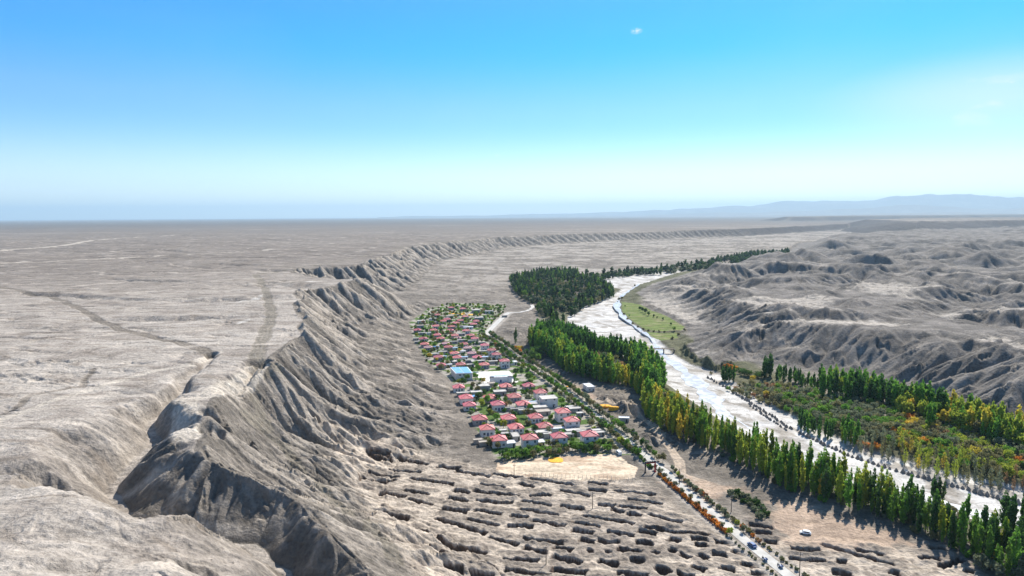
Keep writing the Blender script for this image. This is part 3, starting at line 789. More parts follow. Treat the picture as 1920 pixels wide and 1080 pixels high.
M_ROADM = noisy('road_slab', (.40,.385,.35), (.54,.52,.48), .25)
M_KERB = noisy('kerb_stone', (.36,.35,.33), (.46,.45,.42), .8)
M_WATER, _nt, _b = mat('water', .28, .5); _b.inputs['Base Color'].default_value = (.58, .61, .62, 1)
_n = _nt.nodes.new('ShaderNodeTexNoise'); _n.inputs['Scale'].default_value = .45; _n.inputs['Detail'].default_value = 5
_g = _nt.nodes.new('ShaderNodeNewGeometry'); _nt.links.new(_g.outputs['Position'], _n.inputs['Vector'])
_n2 = _nt.nodes.new('ShaderNodeTexNoise'); _n2.inputs['Scale'].default_value = .16; _n2.inputs['Detail'].default_value = 7; _n2.inputs['Distortion'].default_value = 1.2
_nt.links.new(_g.outputs['Position'], _n2.inputs['Vector'])
_rp = _nt.nodes.new('ShaderNodeValToRGB'); _rp.color_ramp.elements[0].position = .42; _rp.color_ramp.elements[1].position = .58
_rp.color_ramp.elements[0].color = (.40, .385, .36, 1); _rp.color_ramp.elements[1].color = (.62, .625, .615, 1)
_nt.links.new(_n2.outputs['Fac'], _rp.inputs[0]); _nt.links.new(_rp.outputs[0], _b.inputs['Base Color'])
_bp = _nt.nodes.new('ShaderNodeBump'); _bp.inputs['Strength'].default_value = .5; _bp.inputs['Distance'].default_value = .15
_nt.links.new(_n.outputs['Fac'], _bp.inputs['Height']); _nt.links.new(_bp.outputs[0], _b.inputs['Normal'])

# ------------------------------------------------------------------ road, lane, footpath, water
def ribbon(name, line, w, m, lift=.06, thick=.25, kind='structure'):
    """a slab of constant width along a line, following the ground"""
    pts = []
    for k in range(len(line)-1):
        (x0, y0), (x1, y1) = line[k][:2], line[k+1][:2]
        n = max(1, int(math.hypot(x1-x0, y1-y0)/4))
        for i in range(n): pts.append((x0+(x1-x0)*i/n, y0+(y1-y0)*i/n, k+i/n))
    pts.append((*line[-1][:2], len(line)-1))
    for _ in range(3):
        pts = [pts[0]] + [((pts[i-1][0]+2*pts[i][0]+pts[i+1][0])/4, (pts[i-1][1]+2*pts[i][1]+pts[i+1][1])/4, pts[i][2]) for i in range(1, len(pts)-1)] + [pts[-1]]
    mb = MB(); v = []; f = []
    for i, (x, y, s) in enumerate(pts):
        a = pts[max(0, i-1)]; b = pts[min(len(pts)-1, i+1)]
        L = math.hypot(b[0]-a[0], b[1]-a[1]); nx, ny = -(b[1]-a[1])/L, (b[0]-a[0])/L
        ww = w if not isinstance(w, (list, tuple)) else np.interp(s, range(len(w)), w)*(1+.35*math.sin(s*5.1)+.2*math.sin(s*11.7+1))
        z = max(gz(x, y), gz(x+nx*ww/2, y+ny*ww/2), gz(x-nx*ww/2, y-ny*ww/2)) + lift
        for sx, zz in ((ww/2, z), (-ww/2, z), (-ww/2, z-thick), (ww/2, z-thick)): v.append((x+nx*sx, y+ny*sx, zz))
        if i:
            o = 4*(i-1)
            for q in range(4): f.append((o+q, o+(q+1) % 4, o+4+(q+1) % 4, o+4+q))
    mb.add(v, f); o = mb.build(name, m); return tag(o, kind=kind)
ribbon('road', ROAD, 4.7, M_ROADM, .10)
ribbon('lane', LANE, 6.5, M_ROADM, .12)
ribbon('footpath', FOOTPATH, 5.0, M_CONC, .10)
ribbon('river', STREAM, STREAMW, M_WATER, .12, 1.0)
S2 = P(-6.2, (1352,768),(1400,800),(1470,845),(1560,880),(1640,905),(1720,930),(1800,953),(1900,985),(2000,1020),(2200,1085))
ribbon('side_channel', S2, [1.5,2,2,3,7,8,7,6,6,6], M_WATER, .12, 1.0)

# ------------------------------------------------------------------ houses of the village
GRID = rad(12.0)
def hip_roof(w, d, z, h, ov, ridge=.22):
    mb = MB(); W, D = w/2+ov, d/2+ov
    r = d*ridge/2
    v = [(-W,-D,z),(W,-D,z),(W,D,z),(-W,D,z),(0,-r,z+h),(0,r,z+h),(-W,-D,z-.22),(W,-D,z-.22),(W,D,z-.22),(-W,D,z-.22)]
    mb.add(v, [(0,1,4),(1,2,5,4),(2,3,5),(3,0,4,5),(6,7,1,0),(7,8,2,1),(8,9,3,2),(9,6,0,3),(9,8,7,6)])
    # ridge and hip caps
    for a, b in ((4,5),(0,4),(1,4),(2,5),(3,5)):
        A = Vector(v[a])+Vector((0,0,.05)); B = Vector(v[b])+Vector((0,0,.05)); mb.bar(A, B, .13, n=4)
    return mb
def window_mesh(w, h):
    fr = MB(); t = .1
    fr.box(-w/2,-.08,0,-w/2+t,.0,h).box(w/2-t,-.08,0,w/2,.0,h).box(-w/2+t,-.08,0,w/2-t,0,t).box(-w/2+t,-.08,h-t,w/2-t,0,h).box(-.04,-.07,t,.04,0,h-t)
    pn = MB().box(-w/2+t+.01,-.04,t+.01,w/2-t-.01,-.006,h-t-.01)
    return fr.mesh('window', M_FRAME), pn.mesh('pane', M_GLASS)
WMESH = {k: window_mesh(*k) for k in ((1.4,1.5),(1.2,1.2))}
def add_window(par, x, y, z, rz, k=(1.4,1.5)):
    f = link('window', WMESH[k][0], par); f.location = (x, y, z); f.rotation_euler = (0, 0, rz)
    p = link('pane', WMESH[k][1], f); reg(par, f); reg(f, p)
def make_house(kind, st, roofm, dorm, wallm):
    w, d = (8.3, 7.9) if kind == 'big' else (7.5, 6.4)
    eave = 6.0 if st == 2 else 3.3
    if st == 1.5: eave = 4.3
    t = empty('house', 0, 0)
    wl = MB().box(-w/2,-d/2,-.6,w/2,d/2,eave-.24)
    wl.box(-w/2-.06,-d/2-.06,-.6,w/2+.06,d/2+.06,.25)
    kids = [wl.build('wall', wallm, t)]
    rf = hip_roof(w, d, eave, 2.1 if kind == 'big' else 1.8, .45).build('roof', roofm, t); kids.append(rf)
    if dorm:
        dm = MB(); x = .6
        dm.add([(x-1.0,-d/2+.2,eave+.30),(x+1.0,-d/2+.2,eave+.30),(x,-d/2+.2,eave+1.5),(x,-d/2+3.2,eave+1.45)], [(0,1,2),(0,2,3),(2,1,3)])
        dd = dm.build('dormer', M_ROOF, rf); reg(rf, dd)
        op = MB().add([(x-.62,-d/2+.19,eave+.34),(x+.62,-d/2+.19,eave+.34),(x+.1,-d/2+.19,eave+1.15),(x-.1,-d/2+.19,eave+1.15),(x-.62,-d/2+.14,eave+.34),(x+.62,-d/2+.14,eave+.34),(x+.1,-d/2+.14,eave+1.15),(x-.1,-d/2+.14,eave+1.15)], [(4,5,6,7),(0,1,5,4),(1,2,6,5),(2,3,7,6),(3,0,4,7)]).build('vent_opening', M_DARK, dd); reg(dd, op)
    reg(t, *kids)
    yf = -d/2-.002
    for lv in range(2 if st == 2 else 1):
        z = 1.0+lv*2.9
        for x in (-w*.26, w*.26): add_window(t, x, yf, z, 0)
        for y in (-d*.2, d*.25): add_window(t, -w/2-.002, y, z, -math.pi/2, (1.2,1.2))
        add_window(t, w/2+.002, 0, z, math.pi/2, (1.2,1.2))
        add_window(t, 0, d/2+.002, z, math.pi, (1.2,1.2))
    dr = MB().box(-.6,-d/2-.07,.25,.6,-d/2-.065+.06,2.4).build('door', M_DOOR, t)
    hd = MB().box(.38,-d/2-.13,1.2,.5,-d/2-.075,1.35).build('handle', M_DARK, dr); reg(t, dr); reg(dr, hd)
    if st == 2:
        cp = MB().box(-1.3,-d/2-1.2,2.75,1.3,-d/2-.07,2.9).build('canopy', M_GREYW, t); reg(t, cp)
    if not dorm and kind == 'big':
        ch = MB().box(w*.2-.3,1.0,eave+.7,w*.2+.3,1.6,eave+2.3).build('chimney', M_CONC, rf); reg(rf, ch)
    return t
PROTO = {}
HXY = []
ORD = ['first', 'second', 'third', 'fourth', 'fifth']
def house(px, py, kind, st, label, roof='r', dorm=0, wall='w'):
    k = (kind, st, roof, dorm, wall)
    x, y = at(px, py, {1:3.3,1.5:4.3,2:6.0}[st]+.9)
    o = make_house(kind, st, M_ROOF if roof == 'r' else M_ROOF2, dorm, {'w': M_WALL, 'g': M_GREYW, 'm': M_MUD}[wall]) if k not in PROTO else copy_tree(PROTO[k])
    PROTO.setdefault(k, o)
    o.location = (x, y, max(0, gz(x, y))); rz = GRID + random.uniform(-.05, .05); o.rotation_euler = (0, 0, rz)
    o.scale = (random.uniform(.95, 1.05),)*2 + (1,)
    tag(o, label, 'house', 'red-roofed houses of the village')
    HXY.append((x, y, 5.4 if kind == 'big' else 4.6))
random.seed(3)
NB = 'big'; SM = 'small'
rows = [
 ('front row beside the sandy lot', NB, [(935,819,1.5),(993,817,2),(1048,814,2),(1105,811,2)]),
 ('second row up from the sandy lot', NB, [(913,799,1.5),(967,797,1),(1021,795,1),(1072,784,2)]),
 ('third row up from the sandy lot', NB, [(899,781,1),(953,780,1),(1004,778,1),(1055,768,2)]),
 ('fourth row up from the sandy lot', NB, [(880,756,1),(933,754,1.5),(981,754,1)]),
 ('fifth row up from the sandy lot', NB, [(873.5,742,1.5),(919,742,1),(964,740,1),(1013,732,2)]),
 ('row just below the white square', NB, [(860,723,1),(948,721,1),(991,720,1)]),
 ('row just above the blue-roofed hall', SM, [(827,682,1),(864,681,1),(908,681,1),(946,674,2)]),
 ('second row above the blue-roofed hall', SM, [(822,667,1),(857,668,1),(895,667.5,1),(931,662,2)]),
 ('third row above the blue-roofed hall', SM, [(852,660,1),(884.5,660,1),(922,654,2)]),
 ('fourth row above the blue-roofed hall', SM, [(803,649,1),(840.5,648.5,1),(877,650,1)]),
 ('fifth row above the blue-roofed hall', SM, [(796,643,1),(836,642,1),(870,643,1),(909,645,2)]),
 ('eleventh row from the far end', SM, [(793.5,633,1),(826,632.5,1),(858,632,1),(890,632.5,1)]),
 ('sixth row from the far end', SM, [(820,626,1),(853,627,1),(882,627,1)]),
 ('fifth row from the far end', SM, [(782.5,617,1),(813,617,1),(844,617.5,1),(874,618,1)]),
 ('fourth row from the far end', SM, [(817.5,609.5,1),(847,610.5,1),(888,606,1)]),
 ('third row from the far end', SM, [(831,600.5,1),(856,604,1),(893,600.5,1)]),
 ('second row from the far end', SM, [(819.5,589,1),(838.5,597,1),(863.5,599,1),(873,592,1)]),
 ('far end row beyond the yellow maize', SM, [(846,575.5,1),(868,577.5,1)]),
]
rows[11] = ('seventh row from the far end',) + rows[11][1:]
DORM = {(860,723),(948,721),(991,720),(981,754),(967,797),(858,632),(844,617.5),(782.5,617),(793.5,633),(895,667.5)}
FADE = {(836,642),(877,650),(858,632),(803,649),(884.5,660)}
ENDS = {1: ['only'], 2: ['left', 'right'], 3: ['left', 'middle', 'right'], 4: ['leftmost', 'second from left', 'second from right', 'rightmost']}
for rn, kd, hs in rows:
    for i, (px, py, st) in enumerate(hs):
        fad = (px, py) in FADE; dm = (px, py) in DORM
        desc = ('pink' if fad else 'red') + '-roofed ' + ('two-storey' if st == 2 else 'low') + ' house'
        house(px, py, kd, st, f"{desc}{''}, {ENDS[len(hs)][i]} of {rn}", 'f' if fad else 'r', dm, 'w' if (kd == NB and st != 1) or st == 2 else ('g' if (i+int(py)) % 3 else 'w'))

# flat-roofed buildings and sheds between the houses
def flat(name, px, py, w, d, h, label, cat, wallm=None, roofm=None, rz=None, win=False, grp=None):
    x, y = at(px, py, h)
    t = empty(name, x, y, max(0, gz(x, y)), GRID if rz is None else rz)
    wl = MB().box(-w/2,-d/2,-.5,w/2,d/2,h-.02).build('wall', wallm or M_CONC, t)
    r = MB().box(-w/2-.25,-d/2-.25,h,w/2+.25,d/2+.25,h+.18)
    for a in ((-w/2-.25,-d/2-.25,w/2+.25,-d/2-.05),(-w/2-.25,d/2+.05,w/2+.25,d/2+.25),(-w/2-.25,-d/2-.05,-w/2-.05,d/2+.05),(w/2+.05,-d/2-.05,w/2+.25,d/2+.05)):
        r.box(a[0],a[1],h+.182,a[2],a[3],h+.36)
    rf = r.build('roof', roofm or M_CONC, t); reg(t, wl, rf)
    dr = MB().box(w*.18,-d/2-.05,0,w*.18+1.0,-d/2-.003,2.0).build('door', M_DARK, t); reg(t, dr)
    if win:
        for lv in range(2 if h > 5 else 1):
            for xx in (-w*.25, w*.28): add_window(t, xx, -d/2-.002, 3.6*lv+(.9 if h < 5 else 1.0) + (0 if lv == 0 else .1), 0, (1.2,1.2))
            add_window(t, -w/2-.002, 0, 1+2.9*lv, -math.pi/2, (1.2,1.2))
    tag(t, label, cat, grp); HXY.append((x, y, max(w, d)*.55))
    return t
flat('house', 1028, 745, 11, 9.5, 5.8, 'two-storey white house with a flat grey concrete roof beside the road', 'house', M_WALL, M_CONC, win=True)
flat('house', 907, 722, 8, 8, 3.6, 'grey flat-roofed house just below the white square', 'house', M_GREYW, M_CONC, win=True)
flat('house', 790, 601, 9, 6, 3.4, 'pale flat-roofed house at the upper left edge of the village', 'house', M_WALL, M_CONC, win=True)
flat('house', 811, 597, 9, 5, 3.2, 'white flat-roofed annex right of the pale house at the upper left edge', 'house', M_WALL, M_CONC)
flat('house', 787, 610, 9, 6, 3.2, 'grey mud-walled flat house above the leftmost red roof', 'house', M_GREYW, M_MUD)
flat('house', 892, 581, 10, 8, 3.4, 'grey flat-roofed house right of the far end red roofs', 'house', M_GREYW, M_CONC)
flat('house', 917, 583, 11, 7, 3.2, 'pale flat-roofed house at the far right end of the village', 'house', M_WALL, M_GREYW)
flat('house', 898, 595, 11, 7, 3.4, 'grey flat-roofed house below the yellow maize', 'house', M_GREYW, M_CONC)
flat('house', 843, 592, 9, 6, 3.2, 'mud-walled house left of the yellow maize yard', 'house', M_MUD, M_MUD)
SHED = [(868,736,9,3,2.6,'c'),(893,734,8,5,2.8,'c'),(889,743,4,5,2.4,'b'),(937,733,9,6,2.7,'c'),(922,718,6,5,2.5,'m'),(960,727,7,4,2.5,'m'),
 (998,756,8,5,2.6,'c'),(1012,762,9,6,2.7,'c'),(1018,770,9,6,2.4,'m'),(985,768,9,2.5,2.3,'c'),(999,754,6,4,2.5,'p'),(970,766,9,2,2.2,'g'),(955,764,7,2,2.2,'g'),
 (1078,765,8,4,2.5,'c'),(1068,762,5,3,2.4,'c'),(1087,774,4,3,2.2,'c'),(1015,809,7,5,2.6,'c'),(1042,803,10,2.5,2.3,'w'),(1075,806,9,4,2.5,'c'),(1090,808,6,3,2.4,'c'),(1118,806,5,3,2.2,'c'),(1125,810,5,3,2.2,'c'),
 (966,815,4,8,2.4,'c'),(957,829,5,5,2.3,'w'),(1013,827,4,5,2.4,'w'),(1026,812,5,4,2.4,'c'),(1065,813,6,4,2.4,'c'),(947,812,4,3,2.4,'c'),(908,828,6,3,2.2,'m'),(896,824,5,3,2.2,'m'),(943,806,4,3,2.2,'c'),
 (813,663,10,3,2.5,'c'),(832,659,10,3,2.4,'c'),(818,650,5,2.5,2.2,'b'),(853,652,5,2.5,2.3,'p'),(831,668,6,2.5,2.3,'p'),(871,669,6,2.5,2.3,'p'),(909,669,6,3,2.3,'p'),(905,658,8,3,2.4,'c'),(868,658,5,3,2.4,'w'),
 (842,683,5,3,2.4,'w'),(852,677,4,6,2.3,'c'),(882,683,6,3,2.4,'c'),(888,677,4,6,2.3,'c'),(900,676,9,3,2.3,'c'),(925,677,8,3,2.4,'c'),(962,678,6,6,2.4,'w'),(880,675,7,3,2.3,'c'),
 (791,624,8,3,2.3,'c'),(805,624,6,2,2.2,'w'),(780,634,6,3,2.2,'c'),(784,640,7,3,2.3,'c'),(865,625,8,4,2.4,'c'),(865,637,12,3,2.3,'c'),(851,640,9,2.5,2.3,'c'),(885,638,9,2.5,2.2,'c'),(823,626,4,3,2.3,'w'),(878,613,11,4,2.5,'w'),(870,611,9,3,2.5,'g'),
 (848,614,4,3,2.2,'c'),(900,642,11,2,2.3,'c'),(838,595,5,3,2.4,'c'),(930,591,8,2,2.3,'m'),(818,604,5,3,2.3,'g'),(946,592,7,2,2.2,'m'),(856,590,6,3,2.3,'c')]
SHM = {'c': (M_GREYW, M_CONC, 'grey concrete-roofed'), 'w': (M_WALL, M_WHITE, 'white-roofed'), 'b': (M_WALL, M_BLUE, 'blue-roofed'), 'p': (M_WALL, M_PALEB, 'pale blue-roofed'), 'm': (M_MUD, M_MUD, 'mud-roofed'), 'g': (M_GREYW, M_GREYW, 'dark grey')}
def near_house(px, py):
    best = None
    for rn, kd, hs in rows:
        for i, (hx, hy, st) in enumerate(hs):
            q = math.hypot(hx-px, (hy-py)*2)
            if best is None or q < best[0]: best = (q, hx, hy, rn, ENDS[len(hs)][i])
    _, hx, hy, rn, e = best
    side = ('left' if px < hx-6 else 'right' if px > hx+6 else ('behind' if py < hy else 'in front'))
    side = {'left': 'left of', 'right': 'right of', 'behind': 'behind', 'in front': 'in front of'}[side]
    return f"{side} the {e} house of the {rn.split(',')[0]}"
seenl = {}
for px, py, w, d, h, k in SHED:
    wm, rm, ds = SHM[k]
    lb = f"{ds} shed {near_house(px, py)}"
    if lb in seenl: lb = lb.replace(' shed ', ' smaller shed ' if w*d < seenl[lb] else ' larger shed ')
    seenl[lb] = w*d
    flat('shed', px, py, w, d, h, ' '.join(lb.split()[:16]), 'shed', wm, rm, grp='flat-roofed sheds among the houses')

# hall with the blue roof
def prism_thing(pts, z0, z1):
    mb = MB(); n = len(pts)
    mb.add([(*p, z0) for p in pts]+[(*p, z1) for p in pts], [tuple(range(n-1, -1, -1)), tuple(range(n, 2*n))]+[(i, (i+1) % n, n+(i+1) % n, n+i) for i in range(n)])
    return mb
hc = [at(854.6,700.2,5.5), at(886,699.2,5.5), at(876.5,688,5.5), at(844.5,689,5.5)]
cx, cy = sum(p[0] for p in hc)/4, sum(p[1] for p in hc)/4
t = empty('hall', cx, cy, 0); rel = [(p[0]-cx, p[1]-cy) for p in hc]
sc = lambda s: [(a*s, b*s) for a, b in rel]
prism_thing(sc(.985), -.3, 5.2).build('wall', M_WALL, t)
rf = prism_thing(sc(1.02), 5.2, 5.55).build('roof', M_WHITE, t)
for s0, s1 in ((.03,.48),(.52,.97)):
    a, b, c_, d_ = [Vector((*p, 0)) for p in sc(.97)]
    q = [a.lerp(b, s0), a.lerp(b, s1), d_.lerp(c_, s1), d_.lerp(c_, s0)]
    prism_thing([(v.x, v.y) for v in q], 5.555, 5.72).build('blue_panel', M_BLUE, rf)
pv1 = MB().add([(rel[0][0]*.99-.02, rel[0][1]*.99-.05, 0)], [])
a = Vector((*rel[0], 0)); b = Vector((*rel[1], 0)); dv = (b-a).normalized(); nv = Vector((dv.y, -dv.x, 0))
def wallbox(par, name, u, w, z0, z1, m, off=.02):
    p = a.lerp(b, u); vs = []
    q0 = p - dv*w/2 - nv*.02; q1 = p + dv*w/2 - nv*.02
    mb = prism_thing([(v.x, v.y) for v in (q0, q0+nv*(off-.1), q1+nv*(off-.1), q1)][::1], z0, z1)
    return mb.build(name, m, par)
for u in (.25, .5, .75):
    p = a.lerp(b, u)*.985 + nv*.03
    q0 = p-dv*.9; q1 = p+dv*.9
    prism_thing([(q0.x, q0.y), (q1.x, q1.y), (q1.x-nv.x*.1, q1.y-nv.y*.1), (q0.x-nv.x*.1, q0.y-nv.y*.1)], 3.6, 4.5).build('window', M_GLASS, t)
p = a.lerp(b, .38)*.985 + nv*.05; q0 = p-dv*.8; q1 = p+dv*.8
prism_thing([(q0.x, q0.y), (q1.x, q1.y), (q1.x-nv.x*.1, q1.y-nv.y*.1), (q0.x-nv.x*.1, q0.y-nv.y*.1)], 0, 2.3).build('door', M_PALEB, t)
tag(t, 'large white hall with a bright blue panelled roof beside the white square', 'hall'); HXY.append((cx, cy, 11))

# open-air stage on the square
x, y = at(939, 718, 0)
t = empty('stage', x, y, 0, GRID*.5)
MB().box(-5.6,-.2,0,5.6,.5,4.6).build('back_wall', M_WALL, t)
MB().box(-6,-3.6,0,6,-.2,.6).build('platform', M_CONC, t)
for s in (-1, 1):
    tw = MB().box(min(s*5.65,s*8.6),-1.6,0,max(s*5.65,s*8.6),1.2,4.9).build('side_tower', M_WALL, t)
    MB().box(min(s*5.5,s*8.8),-1.8,4.91,max(s*5.5,s*8.8),1.4,5.2).build('tower_cap', M_DARK, tw)
MB().box(-7.2,.52,5.21,6.4,6.5,5.45).build('canopy', M_PALEB, t)
MB().box(-6.6,.7,0,-6.3,1.1,5.2).box(5.6,5.8,0,5.9,6.1,5.2).box(-6.9,5.8,0,-6.6,6.1,5.2).build('canopy_post', M_WHITE, t)
MB().box(-.7,-.28,.6,.7,-.205,2.6).build('door', M_DOOR, t)
for xx in (-3.4, -1.9, 1.4, 2.9): MB().box(xx,.9,5.46,xx+.5,1.5,5.8).build('roof_light', M_WHITE, t)
tag(t, 'white outdoor stage with two side towers and pale blue canopy on the square', 'stage'); HXY.append((x, y+1, 10))

# pump house, site cabin across the road
flat('pump_house', 1104, 722.5, 5.4, 11, 3.4, 'small white pump house on the earth bank right of the road', 'shed', M_WALL, M_WHITE, rz=rad(14), win=True)
flat('site_cabin', 1170, 783, 6.2, 3.0, 2.6, 'pale site cabin among the gravel heaps right of the road', 'cabin', M_CONC, M_WHITE, rz=rad(-8))
# spread maize
def patch(px, py, w, d, label, rz=0.):
    x, y, z = pt(px, py)
    mb = MB(); n = 26; random.seed(int(px)); hs = z
    rim = [(w/2*math.cos(2*math.pi*i/n)*(abs(math.cos(2*math.pi*i/n))**-.35 if abs(math.cos(2*math.pi*i/n)) > .7 else 1.1)*random.uniform(.9, 1.05), d/2*math.sin(2*math.pi*i/n)*random.uniform(.9, 1.15)) for i in range(n)]
    z0 = max(gz(x+a, y+b) for a, b in rim + [(0, 0)]) - z
    v = [(a, b, -.3) for a, b in rim]+[(a, b, z0+.10) for a, b in rim]+[(a*.9, b*.9, z0+.22) for a, b in rim]+[(0, 0, z0+.24)]
    f = [(i, (i+1) % n, n+(i+1) % n, n+i) for i in range(n)]+[(n+i, n+(i+1) % n, 2*n+(i+1) % n, 2*n+i) for i in range(n)]+[(2*n+i, 2*n+(i+1) % n, 3*n) for i in range(n)]
    mb.add(v, f); o = mb.build('maize_spread', M_CORN); o.location = (x, y, z); o.rotation_euler = (0, 0, rz)
    tag(o, label, 'drying maize', 'yellow maize spread out to dry')
patch(1042, 863, 8.0, 8.5, 'bright orange rectangle of maize drying on the sandy lot')
patch(1131, 764, 11, 5, 'orange maize spread between the gravel heaps right of the road')
patch(1068, 725, 6, 4, 'small orange maize patch beside the lone pole right of the road')
patch(1151, 769, 7, 2.5, 'thin tongue of maize right of the big patch between the gravel heaps', -.3)
patch(853, 588, 9, 9, 'left one of the yellow maize patches at the far end of the village')
patch(866, 589, 10, 11, 'middle one of the yellow maize patches at the far end of the village')
patch(888, 590, 15, 9, 'right one of the yellow maize patches at the far end of the village')
# gate over the road
x, y = at(1219, 886, 0)
t = empty('gate', x, y, gz(x, y), rad(14))
MB().box(-2.95,-.3,0,-2.45,.3,5.2).box(-3.1,-.45,0,-2.3,.45,.5).build('post', M_DARK, t)
MB().box(2.45,-.3,0,2.95,.3,5.2).box(2.3,-.45,0,3.1,.45,.5).build('post', M_RED, t)
bm_ = MB().box(-3.3,-.35,5.21,3.3,.35,5.6).build('crossbeam', M_DARK, t)
pb = MB()
for i in range(5): pb.box(-2.9+i*1.25,-.3,5.62,-2.1+i*1.25,.3,5.95)
pb.build('ornament', M_DARK, bm_); MB().box(-2.4,-.12,4.75,2.4,.12,5.2).build('sign_panel', M_RED, t)
tag(t, 'red and black gate frame standing over the road beside the sandy lot', 'gate')

# vehicles
def vehicle(name, px, py, L, W, Hh, paint, rz, label, cat, van=False):
    x, y, z = pt(px, py, 0)
    z += .16 if dist_road(x, y) < 3 else 0
    t = empty(name, x, y, z, rz)
    mb = MB()
    h0 = .35; hb1 = Hh*.55 if not van else Hh*.45
    prof = [(-L/2,h0),(-L/2,hb1),(-L/2+.15,hb1+.05),(-L*.36,Hh*.94),(-L*.30,Hh),(L*.16,Hh),(L*.27,hb1+.08),(L/2-.1,hb1*.92),(L/2,h0+.25),(L/2,h0)] if not van else \
           [(-L/2,h0),(-L/2,Hh*.93),(-L/2+.15,Hh),(L*.30,Hh),(L*.40,Hh*.9),(L*.47,Hh*.52),(L/2,Hh*.42),(L/2,h0)]
    n = len(prof)
    ins = [0.0 if z_ <= hb1+.1 else .14 for _, z_ in prof]
    v = [(-W/2+i_, x_, z_) for (x_, z_), i_ in zip(prof, ins)]+[(W/2-i_, x_, z_) for (x_, z_), i_ in zip(prof, ins)]
    mb.add(v, [tuple(range(n)), tuple(range(2*n-1, n-1, -1))]+[(i, n+i, n+(i+1) % n, (i+1) % n) for i in range(n)])
    b = mb.build('body', paint, t)
    g = MB(); zz0, zz1 = (hb1+.12, Hh*.9) if not van else (Hh*.5, Hh*.85)
    for s in (-1, 1): g.box(min(s*(W/2-.13), s*(W/2+.005)), -L*.28, zz0, max(s*(W/2-.13), s*(W/2+.005)), L*.12, zz1)
    g.box(-W/2+.2, (L*.425 if van else L*.215), zz0, W/2-.2, (L*.455 if van else L*.265), zz1-.08)
    g.build('windows', M_GLASS, t)
    for sx in (-1, 1):
        for sy in (-.3, .31):
            w_ = MB(); k = 12; r = .33 if not van else .38
            cx_ = sx*(W/2-.12)
            w_.add([(cx_+o_, L*sy+r*math.cos(2*math.pi*i/k), r+r*math.sin(2*math.pi*i/k)) for o_ in (-.12, .13) for i in range(k)], [tuple(range(k)), tuple(range(2*k-1, k-1, -1))]+[(i, k+i, k+(i+1) % k, (i+1) % k) for i in range(k)])
            w_.build('wheel', M_TYRE, t)
        MB().box(min(sx*W*.28, sx*W*.42), L/2-.12, h0+.12, max(sx*W*.28, sx*W*.42), L/2+.02, h0+.34).build('headlight', M_WHITE, t)
    tag(t, label, cat); return t
def dist_road(x, y):
    A = np.array([[x]], f32); B = np.array([[y]], f32)
    return float(dline(A, B, ROAD, 60.0)[0, 0])
vehicle('parked_van', 1160, 852, 4.9, 1.9, 2.1, M_CARW, rad(12), 'white van parked at the upper right corner of the sandy lot', 'van', True)
vehicle('car', 1410, 1025, 4.2, 1.75, 1.5, M_CARB, rad(18), 'dark blue car driving on the pale road at the bottom', 'car')
vehicle('car', 1510, 1001, 4.3, 1.8, 1.5, M_CARW, rad(70), 'small white car on the reddish ground right of the road', 'car')
def trike(px, py, label):
    x, y, z = pt(px, py, 0); t = empty('motor_tricycle', x, y, z+.16, rad(16))
    MB().box(-.6,-1.4,.45,.6,.1,.62).box(-.6,-1.4,.62,-.54,.1,.95).box(.54,-1.4,.62,.6,.1,.95).box(-.54,-1.4,.62,.54,-1.34,.95).build('cargo_bed', M_CARB, t)
    MB().bar((0,.1,.6),(0,1.2,.55),.09).bar((0,1.15,.35),(0,.95,1.15),.05).bar((-.38,.93,1.12),(.38,.93,1.12),.03).box(-.17,.25,.65,.17,.8,.85).build('frame', M_DARK, t)
    for a, b in ((-.62,-.7),(.62,-.7),(0,1.2)):
        w_ = MB(); k = 10; r = .3
        w_.add([(a+o_, b+r*math.cos(2*math.pi*i/k), r+r*math.sin(2*math.pi*i/k)) for o_ in (-.06,.06) for i in range(k)], [tuple(range(k)), tuple(range(2*k-1, k-1, -1))]+[(i, k+i, k+(i+1) % k, (i+1) % k) for i in range(k)])
        w_.build('wheel', M_TYRE, t)
    tag(t, label, 'tricycle')
trike(1433, 1050, 'small dark cargo tricycle close behind the blue car on the road')
trike(1462, 1063, 'small dark cargo tricycle on the road nearest the bottom edge')

# poles, fence, bridge
def pole(px, py, h, label, arm=True):
    x, y, z = pt(px, py, 0)
    t = empty('utility_pole', x, y, z, rad(20))
    MB().cone((0,0,-.5), .19, .11, h+.5, 8).build('post', M_WOOD, t)
    if arm:
        ca = MB().box(-.9,-.28,h-.8,.9,-.13,h-.65).build('crossarm', M_DARK, t)
        ib = MB()
        for xx in (-.8, 0, .8): ib.cone((xx,-.2,h-.64), .07, .05, .25, 6)
        ib.build('insulator', M_WHITE, ca)
    tag(t, label, 'pole', 'utility poles')
pole(1111, 953, 7.5, 'wooden pole standing among the trenches below the white fence')
pole(1024, 1058, 7.5, 'wooden pole among the trenches nearest the bottom edge')
pole(964, 892, 6.5, 'thin pole at the lower left corner of the sandy lot')
pole(1274, 908, 8, 'pole on the earth right of the orange hedge, below the gate')
pole(1371, 960, 8, 'pole on the slope beside the green bushes right of the road')
pole(1499, 1080, 9, 'pole at the bottom edge right of the pale road')
pole(1211, 853, 8, 'pole just behind the red and black gate')
pole(1078, 738, 7, 'lone pole beside the small orange maize patch')
pole(1188, 829, 7, 'pole between the road trees and the gravel heap above the gate')
pole(1134, 775, 6, 'short pole beside the big orange maize patch')
t = None
x0, y0 = at(962, 893, 0); x1, y1 = at(1186, 903.5, 0)
t = empty('fence', (x0+x1)/2, (y0+y1)/2, 0)
N = 30
for i in range(N):
    u = i/(N-1); x, y = x0+(x1-x0)*u, y0+(y1-y0)*u; z = gz(x, y)
    MB().box(x-t.location.x-.07, y-t.location.y-.07, z-.4, x-t.location.x+.07, y-t.location.y+.07, z+2.0).build('post', M_CONC, t)
